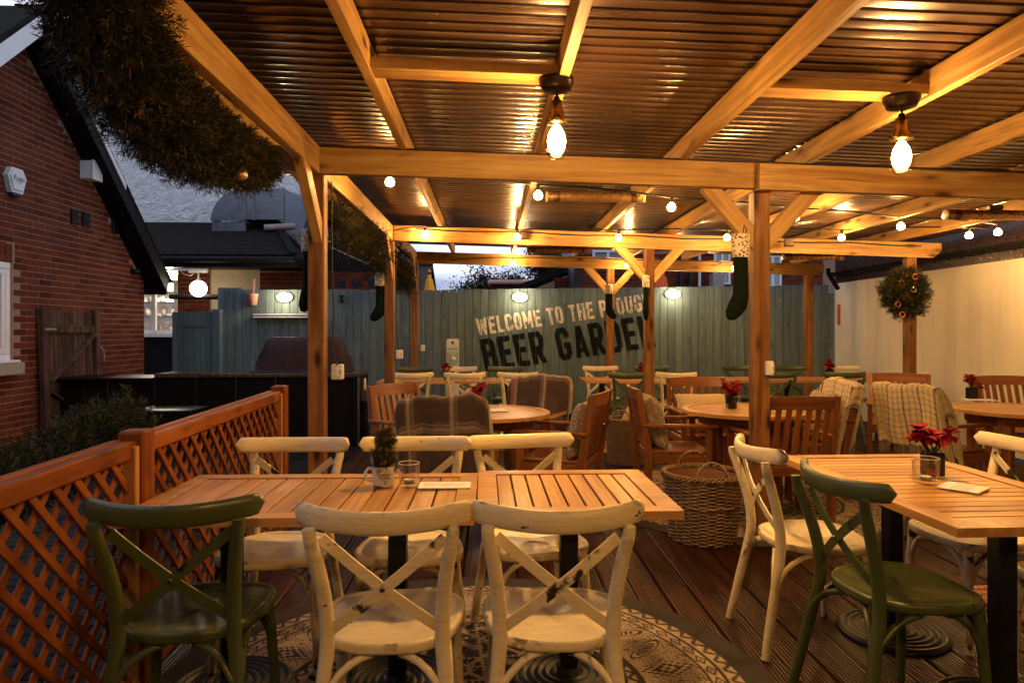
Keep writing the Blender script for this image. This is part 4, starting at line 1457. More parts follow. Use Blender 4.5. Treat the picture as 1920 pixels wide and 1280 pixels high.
# ================================================================== lattice fence on the left
LA, LB = Vector((-1.255, 1.15, 0)), Vector((-1.425, 4.66, 0))
lat = thing('lattice_fence', 'orange stained diamond lattice fence with square posts along the left of the deck', 'fence', -1.35, 2.9)
CE = M['cedar']
ldir = (LB - LA).normalized(); lnrm = Vector((-ldir.y, ldir.x, 0))     # lnrm points left, away from the deck
LT = .955
def lp(s, z, off=0.0): return LA + ldir * s + lnrm * off + Vector((0, 0, z))
Ltot = (LB - LA).length
s_mid = (2.60 - LA.y) / ldir.y
posts = (s_mid, Ltot)
for s in posts:
    barobj('post', lp(s, 0), lp(s, LT + .035), .095, .095, CE, lat, up=tuple(ldir), bev=.008)
    MB().box((0, 0, 0), (.035, .045, LT - .03), None, .003).build('batten', M['pinebat'], lat, wm(lat).inverted() @ Matrix.Translation(lp(s - .07, LT / 2, -.012)) @ Matrix.Rotation(math.atan2(ldir.y, ldir.x), 4, 'Z'))
panels = ((.0, s_mid - .05), (s_mid + .05, Ltot - .05))
for (s0, s1) in panels:
    for z in (LT - .03, .075):
        barobj('rail', lp(s0, z), lp(s1, z), .045, .062, CE, lat, bev=.005)
    barobj('rail_cap', lp(s0, LT - .02, .045), lp(s1, LT - .02, .045), .035, .05, CE, lat, bev=.004)
    for s in (s0 + .016, s1 - .016):
        barobj('panel_stile', lp(s, .108), lp(s, LT - .063), .036, .032, CE, lat, up=tuple(ldir), bev=.003)
    z0, z1 = .10, LT - .055
    hgt = z1 - z0
    pitch = .114
    for sgn, off in ((-1, -.006), (1, .006)):
        q = s0 - hgt
        while q < s1 + hgt:
            # line s = q + t, z = z0 + t   (or mirrored)
            if sgn > 0: a_, b_ = (q, z0), (q + hgt, z1)
            else: a_, b_ = (q, z1), (q + hgt, z0)
            t0 = max(0, (s0 + .03 - q) / hgt); t1 = min(1, (s1 - .03 - q) / hgt)
            q += pitch
            if t1 - t0 < .06: continue
            f = lambda t: (a_[0] + (b_[0] - a_[0]) * t, a_[1] + (b_[1] - a_[1]) * t)
            pa, pb = f(t0), f(t1)
            barobj('slat', lp(pa[0], pa[1], off), lp(pb[0], pb[1], off), .010, .028, CE, lat, up=(-ldir.x * sgn, -ldir.y * sgn, 1), bev=.002)

# ================================================================== needle greenery
def needles(paths, nsp, nneed, nlen, wid, seed, cols, core=True, splen=.11, droop=0.0):
    """paths: list of (x,y,z,r) centre lines. returns mesh of sprigs of needles"""
    g = np.random.default_rng(seed)
    P = np.array(paths)
    seg = np.linalg.norm(np.diff(P[:, :3], axis=0), axis=1)
    cum = np.concatenate([[0], np.cumsum(seg)]); cum /= cum[-1]
    u = g.random(nsp)
    c = np.stack([np.interp(u, cum, P[:, k]) for k in range(4)], 1)
    i = np.clip(np.searchsorted(cum, u) - 1, 0, len(seg) - 1)
    tan = (P[i + 1, :3] - P[i, :3]) / seg[i][:, None]
    d = g.normal(size=(nsp, 3)); d /= np.linalg.norm(d, axis=1)[:, None]
    d -= tan * (d * tan).sum(1)[:, None] * .7
    d /= np.linalg.norm(d, axis=1)[:, None]
    rr = c[:, 3] * np.sqrt(g.random(nsp)) * .85
    base = c[:, :3] + d * rr[:, None]
    sd = d * .8 + g.normal(size=(nsp, 3)) * .55 + tan * .3; sd[:, 2] -= droop
    sd /= np.linalg.norm(sd, axis=1)[:, None]
    L = splen * (.6 + .8 * g.random(nsp))
    # needles
    t = g.random((nsp, nneed))
    root = base[:, None, :] + sd[:, None, :] * (t * L[:, None])[:, :, None]
    nd = g.normal(size=(nsp, nneed, 3))
    nd -= sd[:, None, :] * (nd * sd[:, None, :]).sum(2)[:, :, None]
    nd /= np.linalg.norm(nd, axis=2)[:, :, None]
    nd = nd * .75 + sd[:, None, :] * .75
    nl = nlen * (.7 + .6 * g.random((nsp, nneed)))
    tip = root + nd * nl[:, :, None]
    w = np.cross(nd, g.normal(size=(nsp, nneed, 3)))
    w /= np.linalg.norm(w, axis=2)[:, :, None] + 1e-9
    mid = root + nd * nl[:, :, None] * .5
    A = root; B = mid + w * wid / 2; Cc = mid - w * wid / 2; D = tip
    V = np.stack([A, B, D, Cc], 2).reshape(-1, 3)
    n = nsp * nneed
    me = bpy.data.meshes.new('needles')
    me.vertices.add(4 * n); me.vertices.foreach_set('co', V.ravel())
    me.loops.add(4 * n); me.loops.foreach_set('vertex_index', np.arange(4 * n, dtype=np.int32))
    me.polygons.add(n); me.polygons.foreach_set('loop_start', np.arange(0, 4 * n, 4, dtype=np.int32))
    me.polygons.foreach_set('loop_total', np.full(n, 4, dtype=np.int32))
    me.update(calc_edges=True)
    ca, cb2 = np.array(cols[0]), np.array(cols[1])
    k = np.repeat(g.random(nsp) ** 1.5, nneed) * .7 + np.tile(t.ravel(), 1) * .3
    col = ca[None] + (cb2 - ca)[None] * k[:, None]
    if len(cols) > 2:
        dead = np.repeat(g.random(nsp) < .10, nneed)
        col[dead] = np.array(cols[2])
    set_color_attr(me, np.repeat(col, 4, axis=0))
    me.materials.append(M['needle'])
    return me
def garland(label, path, nsp, seed, cols=((.006, .008, .004), (.032, .031, .010), (.09, .05, .018)), nneed=26, nlen=.05, wid=.0042, splen=.12):
    m_ = path[len(path) // 2]
    t = thing('pine_garland', label, 'garland', m_[0], m_[1], m_[2])
    ti = wm(t).inverted()
    obj('needles', needles(path, nsp, nneed, nlen, wid, seed, cols, splen=splen), t, ti, 'stuff')
    mb = MB(); mb.tube([p[:3] for p in path], [p[3] * .62 for p in path], 8)  # dark tube added inside the needles to block light and darken them
    obj('core', mb.mesh('core', M['stemgreen']), t, ti)
    return t
gpath = []
for (u, v, d, r) in ((190, -60, 1.95, .15), (192, 25, 2.15, .165), (228, 110, 2.40, .19), (275, 190, 2.65, .20), (335, 245, 2.95, .195), (395, 278, 3.30, .165), (452, 305, 3.65, .12), (492, 315, 3.95, .07)):
    p = PD(u, v, d); gpath.append((p.x, p.y, p.z, r))
garland('thick drooping pine garland with a gold bauble along the left edge of the pergola', gpath, 7000, 3, nlen=.029, splen=.075, nneed=22, wid=.0036)
gpath = []
for (u, v, d, r) in ((632, 395, 5.2, .12), (655, 425, 5.6, .15), (685, 447, 6.2, .12), (712, 462, 6.9, .09), (722, 500, 7.3, .08)):
    p = PD(u, v, d); gpath.append((p.x - .06, p.y, p.z, r))
garland('pine garland between the first and second left posts', gpath, 800, 4)
gpath = []
for (u, v, d, r) in ((745, 470, 8.0, .10), (757, 495, 8.6, .13), (768, 520, 9.2, .10), (772, 540, 9.7, .07)):
    p = PD(u, v, d); gpath.append((p.x - .08, p.y, p.z, r))
garland('small pine garland between the second and third left posts', gpath, 500, 5)
gpath = []
for (u, v, d, r) in ((-60, 940, 2.0, .05), (30, 905, 2.2, .055), (100, 865, 2.45, .07), (165, 830, 2.7, .09), (212, 803, 2.95, .115), (245, 802, 3.15, .08)):
    p = PD(u, v, d); gpath.append((p.x, p.y, p.z, r))
garland('dark green pine garland lying outside along the top of the lattice fence', gpath, 1300, 6, ((.007, .012, .005), (.035, .045, .020)), nneed=26, nlen=.034, splen=.07)
p = PD(452, 327, 3.35)
ba = thing('gold_bauble', 'gold bauble hanging from the end of the thick pine garland', 'bauble', p.x, p.y, p.z)
br_ = .031
MB().lathe([(.0005, -br_)] + [(br_ * math.cos(a), br_ * math.sin(a)) for a in [R(-80 + 16 * k) for k in range(11)]] + [(.0005, br_)], 20).build('ball', M['bauble'], ba)
MB().lathe([(.008, br_ - .003), (.008, br_ + .010), (0, br_ + .012)], 10).build('cap', M['brass'], ba)
MB().tube([(0, 0, br_ + .01), (0, 0, br_ + .06)], .0015, 4).build('thread', M['brass'], ba)

# wreath on the right post
p = PD(1697, 549, 7.45)
wr = thing('wreath', 'round pine wreath with dried orange slices on the right-hand post', 'wreath', p.x, p.y, p.z)
WR = .135
wp = [(WR * math.cos(2 * PI * k / 20), .02 * math.sin(k), WR * 1.12 * math.sin(2 * PI * k / 20), .115) for k in range(21)]
obj('needles', needles(wp, 1700, 24, .030, .0045, 8, ((.007, .010, .004), (.028, .032, .012), (.09, .05, .02)), splen=.075), wr, None, 'stuff')
MB().tube([q[:3] for q in wp[:-1]], .05, 8, closed=True).build('ring', M['stemgreen'], wr)
for k, (x, z) in enumerate(((-.10, .10), (.05, .17), (-.14, -.13), (-.09, -.24), (.03, .03))):
    MB().tube([(x + .028 * math.cos(a), -.10, z + .028 * math.sin(a)) for a in [2 * PI * q / 12 for q in range(12)]], .008, 5, closed=True).build('orange_slice', M['cinnamon'] if k != 4 else M['brass'], wr)

# ================================================================== pendant lamps
def pendant(x, y, label, k=1.0):
    ztop = zb(x) + BD + .011
    t = thing('pendant_lamp', label, 'pendant lamp', x, y, ztop, 0, 'glass jar pendant lamps')
    MB().lathe([(.0, 0), (.080, 0), (.080, -.018), (.072, -.030), (.066, -.05), (.03, -.055), (.0, -.055)], 28).build('ceiling_rose', M['bronze'], t)
    UP = Matrix.Translation((0, 0, .035))
    MB().tube([(0, 0, -.05), (.003, 0, -.09), (0, 0, -.10)], .006, 6).build('cord', M['cable'], t)
    MB().lathe([(.0, -.115), (.013, -.115), (.015, -.13), (.026, -.135), (.028, -.17), (.033, -.175), (.033, -.20), (.040, -.205), (.042, -.218), (.050, -.222), (.052, -.235), (.0, -.236)], 24).build('lamp_holder', M['brass'], t, UP)
    pr = [(.052, -.236), (.053, -.30), (.052, -.348), (.044, -.378), (.028, -.395), (.0005, -.402)]
    MB().lathe(pr, 28).build('glass_jar', M['glass'], t, UP)
    b = MB(); b.lathe([(.0005, -.24), (.014, -.245), (.020, -.254), (.036, -.282), (.043, -.318), (.036, -.352), (.020, -.374), (.0005, -.382)], 20)
    b.build('bulb', M['fil'], t, UP)
    L = point('pendant_light', (x, y, ztop - .275), PEND_W * k, WARM, .047, t)
    return t
pend = [pendant(.300, NY - .02, 'lit glass jar pendant lamp nearest the middle of the roof'),
        pendant(1.93, NY + .03, 'lit glass jar pendant lamp on the right beside the sloping rafter'),
        pendant(.300, -.45, 'lit glass jar pendant lamp over the front of the deck, behind the viewer', 1.1),
        pendant(1.93, -.45, 'lit glass jar pendant lamp over the right front of the deck, behind the viewer', 1.1)]

# ================================================================== festoon strings
def festoon(label, bulbs, ends):
    pts = [PD(*b) for b in bulbs]
    a, z = ends
    t = thing('string_lights', label, 'string lights', pts[0].x, pts[0].y, pts[0].z + .08, 0, 'strings of warm festoon bulbs')
    ti = wm(t).inverted()
    path = []
    allp = [Vector(a)] + [p + Vector((0, 0, .075)) for p in pts] + [Vector(z)]
    for i in range(len(allp) - 1):
        for k in range(6):
            f = k / 6
            q = allp[i].lerp(allp[i + 1], f); q.z -= .035 * 4 * f * (1 - f) * -0.5
            path.append(q)
    path.append(allp[-1])
    obj('cable', MB().tube(path, .0075, 5).mesh('cable', M['cable']), t, ti)
    bm_ = MB().lathe([(.0005, -.036), (.014, -.034), (.031, -.022), (.035, 0), (.028, .018), (.013, .032), (.012, .036)], 14).mesh('bulb', M['bulb'])
    sm_ = MB().lathe([(.0, .080), (.010, .080), (.014, .068), (.015, .034), (0, .034)], 10).mesh('socket', M['cable'])
    for p in pts:
        obj('socket', sm_, t, ti @ Matrix.Translation(p))
        obj('bulb', bm_, t, ti @ Matrix.Translation(p))
        point('festoon_light', p, FEST_W, WARM, .040, t)
    return t
festoon('string of warm bulbs crossing diagonally under the roof from the first left post',
        [(731, 341, 4.92), (1009, 366, 5.2), (1259, 388, 5.55), (1491, 407, 5.95), (1689, 424, 6.3), (1871, 435, 6.7)],
        ((XL + .06, 4.56, 2.40), (5.3, 7.0, 2.40)))
festoon('string of warm bulbs along the second cross beam',
        [(797, 439, 7.5), (970, 444, 7.42), (1160, 445, 7.35), (1363, 445, 7.25), (1578, 445, 7.1), (1817, 441, 6.9)],
        ((XL + .06, 7.6, 2.47), (5.3, 6.9, 2.36)))
festoon('string of warm bulbs in front of the back beam', [(962, 493, 10.0), (1176, 497, 9.95), (1376, 503, 9.9)], ((-.6, 10.1, 2.40), (3.4, 10.1, 2.36)))

# ================================================================== tube heaters
def heater(u0, u1, v, d, label):
    a, b = PD(u0, v, d), PD(u1, v, d)
    b.z = a.z - .028 * (b.x - a.x) * .3; b.y = a.y
    c = (a + b) / 2
    t = thing('tube_heater', label, 'heater', c.x, c.y, c.z, 0, 'brass tube heaters under the roof')
    h = (b.x - a.x) / 2; r = .043
    pr = MB(); pr.tube([(-h, 0, 0), (h, 0, 0)], r, 24, caps=True); pr.build('tube', M['copper'], t)
    for s in (-1, 1):
        for k in range(4):
            MB().tube([(s * (h - .05 - k * .014), 0, 0), (s * (h - .055 - k * .014), 0, 0)], r + .003, 20).build('band', M['bronze'], t)
        MB().lathe([(0, 0), (r * .9, 0), (r * 1.04, .006), (r * 1.04, .016), (0, .017)], 24).build('end_cap', M['heatercap'], t, Matrix.Translation((s * h, 0, 0)) @ Matrix.Rotation(R(90 * s), 4, 'Y'))
    zt = zb(c.x) + BD - c.z
    MB().box((0, 0, r + .02), (.12, .05, .04), None, .008).build('bracket', M['zinc'], t)
    MB().tube([(0, 0, r + .03), (0, 0, zt)], .012, 6).build('hanger', M['zinc'], t)
    return t
heater(1027, 1206, 368, 5.75, 'long brass tube heater hanging near the middle of the roof')
heater(1776, 1960, 402, 5.75, 'brass tube heater hanging at the right edge of the roof')
heater(990, 1102, 468, 9.0, 'dark brass tube heater at the back between the second and third beams')
heater(1470, 1580, 481, 9.0, 'pale ended brass tube heater at the back right above the fence')

# ================================================================== stockings
def stocking(u, v0, v1, d, rz, label, sc=1.0, flip=1):
    a, b = PD(u, v0, d), PD(u, v1, d)
    h = a.z - b.z
    t = thing('christmas_stocking', label, 'stocking', a.x, a.y, a.z, rz, 'green stockings with leopard fur cuffs')
    s = h / .56
    cen = [(0, -.13, .055), (0, -.22, .056), (0, -.32, .058), (0, -.40, .062), (.02, -.455, .068), (.060, -.500, .058), (.090, -.530, .045), (.108, -.548, .018)]
    cen = [(0.0 - .0, -.125, .054)] + cen[1:]
    k = len(cen); n = 16
    vs = []
    for i, (x, z, r) in enumerate(cen):
        j0, j1 = max(i - 1, 0), min(i + 1, k - 1)
        tx, tz = cen[j1][0] - cen[j0][0], cen[j1][1] - cen[j0][1]
        l = math.hypot(tx, tz); tx /= l; tz /= l
        nx, nz = -tz, tx
        for q in range(n):
            an = 2 * PI * q / n
            w = r * math.cos(an)
            vs.append((flip * (x + nx * w) * s, .034 * s * math.sin(an) * (r / .058), (z + nz * w) * s))
    g = MB().grid(vs, n, k, wrap=True)
    g.add(vs[-n:], [tuple(range(n))])
    g.build('sock', M['velvet'], t)
    vs = []
    for (z, r) in ((-.16, .058), (-.155, .066), (-.10, .068), (-.03, .066), (-.01, .062), (-.012, .05)):
        for q in range(n):
            an = 2 * PI * q / n
            vs.append((r * math.cos(an) * s, .045 * s * math.sin(an), z * s))
    MB().grid(vs, n, 6, wrap=True).build('fur_cuff', M['leopard'], t)
    MB().tube([(.04 * s, 0, -.02 * s), (.05 * s, 0, .03 * s), (.03 * s, 0, .05 * s), (.02 * s, 0, -.01 * s)], .004, 5).build('loop', M['cable'], t)
    return t
stocking(579, 428, 585, 4.56, R(80), 'dark stocking hung edge-on against the left side of the first left post', flip=-1)
stocking(714, 510, 602, 7.62, R(0), 'dark green stocking on the left side of the second left post', flip=-1)
stocking(1142, 532, 598, 10.02, R(0), 'dark green stocking on the far middle post over the word PLOUGH', flip=1)
stocking(1211, 515, 600, 7.58, R(75), 'stocking hung edge-on at the left of the second middle post')
stocking(1389, 436, 600, 4.40, R(25), 'long dark green stocking on the nearest middle post', flip=-1)

# ================================================================== sockets, cables, small boxes
def sock(u, v, d, w, h, label):
    p = PD(u, v, d)
    t = thing('socket_box', label, 'socket', p.x, p.y, p.z, 0, 'weatherproof sockets on the posts')
    MB().box((0, 0, 0), (w, .06, h), None, .006).build('case', M['white'], t)
    MB().box((.012, -.032, 0), (w * .55, .006, h * .6), None, .002).build('lid', M['paper'], t)
    MB().box((w * .34, -.034, -.0), (w * .09, .006, h * .28)).build('latch', M['greyprint'], t)
    return t
sock(633, 697, 4.50, .075, .10, 'white socket box on the right side of the first left post')
sock(749, 664, 7.66, .075, .10, 'white socket box on the second left post')
sock(793, 652, 10.16, .06, .09, 'small grey white socket box on the third left post')
sock(1441, 690, 4.50, .050, .095, 'plain white socket box on the right side of the nearest middle post')
def cable(label, pts, r=.005, mat=None):
    pts = [Vector(p) for p in pts]
    t = thing('cable', label, 'cable', pts[0].x, pts[0].y, pts[0].z)
    obj('flex', MB().tube(pts, r, 5).mesh('flex', mat or M['cable']), t, wm(t).inverted())
    return t
cable('black cable running down the right side of the first left post', [PD(u, v, 4.46) for u, v in ((622, 340), (622, 420), (623, 520), (626, 590), (623, 640), (625, 665), (632, 685))])
cable('black cable running down the second left post', [PD(u, v, 7.62) for u, v in ((770, 437), (750, 442), (743, 460), (742, 520), (742, 600), (747, 656))])
cable('thin cable running down the third left post', [PD(u, v, 10.12) for u, v in ((789, 500), (789, 560), (790, 620), (793, 645))])
cable('black cable clipped along the top of the first cross beam', [(x, ROWS[0] - .12 - (.067 if x > 1.75 else 0), zb(x) + BD + .002 - (.02 if x > 1.75 else 0)) for x in np.linspace(XL - .1, 5.0, 24)], .007)
cable('black cable fixed along the face of the second cross beam', [(x, ROWS[1] - .058, zb(x) + BD * (.78 + .05 * math.sin(x * 5))) for x in np.linspace(XL + .3, 4.9, 22)], .008)
cable('grey cable rising behind the nearest middle post', [PD(u, v, 4.52) for u, v in ((1434, 600), (1436, 640), (1440, 672))], .006)
for (u, v, d, label) in ((1479, 455, 7.58, 'brown junction box on the second cross beam near its right end'), (982, 441, 7.58, 'small junction box beside a bulb on the second cross beam')):
    p = PD(u, v, d)
    t = thing('junction_box', label, 'junction box', p.x, p.y, p.z)
    MB().box((0, 0, 0), (.10, .045, .085), None, .006).build('case', M['stemgreen'] if False else M['bronze'], t)
    MB().box((0, -.025, 0), (.085, .008, .07), None, .003).build('cover', M['bronze'], t)
# outdoor tap and hose box by the counter
p = PD(684, 752, 8.9)
ob = thing('power_pedestal', 'small grey power pedestal with a white top beside the bar counter', 'pedestal', p.x, p.y, 0)
MB().box((0, 0, .30), (.05, .05, .60), None, .006).build('post', M['black'], ob)
MB().box((0, -.03, .52), (.10, .08, .16), None, .01).build('socket', M['zinc'], ob)
MB().lathe([(.02, .6), (.018, .70), (.012, .74), (0, .745)], 10).build('cap', M['white'], ob)
# ================================================================== rugs (woven pattern as colours on a fine polar grid)
def rug_pattern(rn, th, phase=0.0):
    """rn radius 0..1 ; th angle -> 0 dark .. 1 pale"""
    def tri(x): return np.abs((x % 1.0) * 2 - 1)
    def band(a, b): return (rn >= a) & (rn < b)
    def q(r, a, b): return (rn - a) / (b - a)
    v = np.full_like(rn, .10)
    # small zigzag guard inside the plain dark edge
    m = band(.862, .900); s = th * 84 / (2 * PI); d = np.abs(q(rn, .862, .900) - tri(s)); v[m] = np.where(d < .28, .15, .9)[m]
    m = band(.852, .862); v[m] = .85
    m = band(.842, .852); v[m] = .1
    # second guard: little diamonds
    m = band(.800, .842); s = th * 70 / (2 * PI); x = (s % 1) * 2 - 1; y = q(rn, .80, .842) * 2 - 1
    dd = np.abs(x) + np.abs(y); v[m] = np.where((dd < .95) & (dd > .55) | (dd < .25), .1, .9)[m]
    m = band(.79, .80); v[m] = .1
    # wide pale border: stepped medallions, long leaves and scrolls in dark outline
    a, b = .585, .79
    m = band(a, b); y = q(rn, a, b) * 2 - 1
    s = th * 30 / (2 * PI); x = (s % 1.0) * 2 - 1; alt = np.floor(s) % 3
    st = np.maximum(np.abs(x) * 1.15, 0) + np.abs(np.round(y * 6) / 6) * 1.0
    med = ((st < .92) & (st > .78)) | ((st < .60) & (st > .34)) | (st < .12)
    ang = y * .8 + x * .55; ort = -y * .55 + x * .8
    leaf = (ang / .95) ** 2 + (ort / .34) ** 2
    lf = ((leaf < 1.0) & (leaf > .70)) | ((leaf < .42) & (np.abs(np.sin(ang * 16)) > .55)) 
    ang2 = y * .8 - x * .55; ort2 = -y * .55 - x * .8
    leaf2 = (ang2 / .95) ** 2 + (ort2 / .34) ** 2
    lf2 = ((leaf2 < 1.0) & (leaf2 > .70)) | ((leaf2 < .42) & (np.abs(np.sin(ang2 * 16)) > .55))
    dk = np.where(alt == 0, med, np.where(alt == 1, lf, lf2))
    sc = np.sin(x * 8 + np.sin(y * 7) * 2) * np.sin(y * 10 + np.cos(x * 5) * 1.5)
    fill = ((np.abs(sc - .45) < .16) | (np.abs(sc + .38) < .13)) & ~np.where(alt == 0, st < .95, np.where(alt == 1, leaf < 1.1, leaf2 < 1.1))
    v[m] = np.where(dk | fill, .10, .92)[m]
    for a, b, n_ in ((.565, .585, 0), (.535, .565, 60), (.525, .535, 0)):
        m = band(a, b)
        if n_ == 0: v[m] = .1 if a > .55 else .85
        else:
            s = th * n_ / (2 * PI); v[m] = np.where(np.abs(q(rn, a, b) - tri(s)) < .3, .1, .85)[m]
    # dark field with mirrored stepped motifs in pale outline
    m = rn < .525
    X = rn * np.cos(th) * 1.0; Y = rn * np.sin(th) * 1.0
    g = .0055
    def cell(px, py, n):
        fx = ((px * n) % 1) * 2 - 1; fy = ((py * n) % 1) * 2 - 1
        return np.abs(np.round(fx * 7) / 7), np.abs(np.round(fy * 7) / 7)
    k1x, k1y = cell(X + Y, X - Y, 3.3)
    e1 = k1x + k1y
    pat = ((e1 > .28) & (e1 < .44)) | ((e1 > .98) & (e1 < 1.12)) | ((k1x < .1) & (k1y > .5)) | ((k1y < .1) & (k1x > .5)) | ((k1x > .55) & (k1x < .72) & (k1y > .55)) 
    k2x, k2y = cell(X, Y, 8.2)
    e2 = np.maximum(k2x, k2y)
    pat2 = ((e2 > .2) & (e2 < .38) & (e1 > .5) & (e1 < .95)) | ((k2x + k2y < .3) & (e1 > 1.15))
    wv = np.sin(X * 61 + 2.5 * np.sin(Y * 37)) * np.sin(Y * 53 + 2.2 * np.cos(X * 41))
    pat3 = (np.abs(wv - .35) < .10) & (e1 > .48)
    v[m] = np.where(pat | pat2 | pat3, .80, .07)[m]
    return v
def round_rug(label, x, y, r, nr, nt, rot, dark, pale, z=.009):
    t = thing('round_rug', label, 'rug', x, y, 0)
    R_, TH = np.meshgrid(np.linspace(.01, 1, nr), np.linspace(0, 2 * PI, nt, endpoint=False), indexing='ij')
    g = np.random.default_rng(int(abs(x) * 100))
    wob = 1 + .004 * np.sin(TH * 5) + .003 * np.sin(TH * 11 + 1)
    Xp = R_ * r * wob * np.cos(TH + rot); Yp = R_ * r * wob * np.sin(TH + rot)
    Zp = z + .002 * np.sin(Xp * 6 + Yp * 4) * (R_ > .3)
    P = np.stack([Xp, Yp, Zp], -1).reshape(-1, 3)
    i = np.arange(nr - 1)[:, None] * nt; j = np.arange(nt)[None]; j2 = (j + 1) % nt
    Fq = np.stack([i + j, i + j2, i + nt + j2, i + nt + j], -1)[:, :, ::-1].reshape(-1, 4)
    # skirt
    P2 = np.stack([Xp[-1] * 1.002, Yp[-1] * 1.002, np.full(nt, .0012)], -1)
    P = np.concatenate([P, P2]); b0 = (nr - 1) * nt; b1 = nr * nt
    jj = np.arange(nt); jj2 = (jj + 1) % nt
    Fq = np.concatenate([Fq, np.stack([b0 + jj, b1 + jj, b1 + jj2, b0 + jj2], -1)])
    me = bpy.data.meshes.new('woven_face')
    me.vertices.add(len(P)); me.vertices.foreach_set('co', P.ravel())
    n = len(Fq)
    me.loops.add(4 * n); me.loops.foreach_set('vertex_index', Fq.ravel().astype(np.int32))
    me.polygons.add(n); me.polygons.foreach_set('loop_start', np.arange(0, 4 * n, 4, dtype=np.int32)); me.polygons.foreach_set('loop_total', np.full(n, 4, dtype=np.int32))
    me.update(calc_edges=True)
    v = rug_pattern(R_, TH).ravel()
    v = np.concatenate([v, np.full(nt, .05)])
    v = np.clip(v * (1 + g.normal(size=v.shape) * .10), 0, 1)
    d_, p_ = np.array(dark), np.array(pale)
    col = d_[None] + (p_ - d_)[None] * v[:, None]
    # speckled border weave
    rr = np.concatenate([R_.ravel(), np.ones(nt)])
    sp = (g.random(len(rr)) < .22) & (rr > .90)
    col[sp] = d_ + (p_ - d_) * .09
    set_color_attr(me, col)
    me.materials.append(M['rug'])
    obj('woven_face', me, t)
    return t
round_rug('large round navy and beige patterned rug under the nearest left table', -.10, 2.55, 1.20, 240, 1300, .1, (.009, .010, .018), (.38, .295, .22))
round_rug('round dark patterned rug under the middle round table', 2.05, 5.50, 1.28, 110, 560, .3, (.020, .016, .015), (.46, .34, .23))
round_rug('round dark patterned rug under the right-hand round table', 4.25, 5.10, 1.10, 90, 420, .7, (.035, .030, .028), (.44, .31, .20))
def flat_rug(label, x, y, sx, sy, rz):
    t = thing('striped_rug', label, 'rug', x, y, 0, rz)
    nx, ny = 120, 80
    X, Y = np.meshgrid(np.linspace(0, 1, nx), np.linspace(0, 1, ny))
    P = [((a - .5) * sx, (b - .5) * sy, .007) for a, b in zip(X.ravel(), Y.ravel())]
    mb = MB(); mb.grid(P, nx, ny)
    me = mb.mesh('woven_face', M['rug'])
    s = np.floor(Y * 34) % 3; z = (np.abs(((X * 30) % 1) - .5) + np.abs(((Y * 12) % 1) - .5)) < .4
    v = np.where(z, .9, .25) * np.where(s == 0, .5, 1.0)
    col = np.array((.13, .02, .015))[None] + (np.array((.55, .36, .25)) - np.array((.13, .02, .015)))[None] * v.ravel()[:, None]
    e = (X.ravel() < .02) | (X.ravel() > .98) | (Y.ravel() < .03) | (Y.ravel() > .97)
    col[e] = (.08, .015, .012)
    set_color_attr(me, col)
    obj('woven_face', me, t)
p = PZ(1095, 835, 0)
flat_rug('small red patterned rug on the deck behind the round table', p.x - .45, p.y + .0, 1.5, .9, R(-8))
p = PZ(1955, 1150, 0)
flat_rug('red and cream rug corner at the right edge under the right-hand table', p.x + .35, p.y, 1.1, .8, R(4))

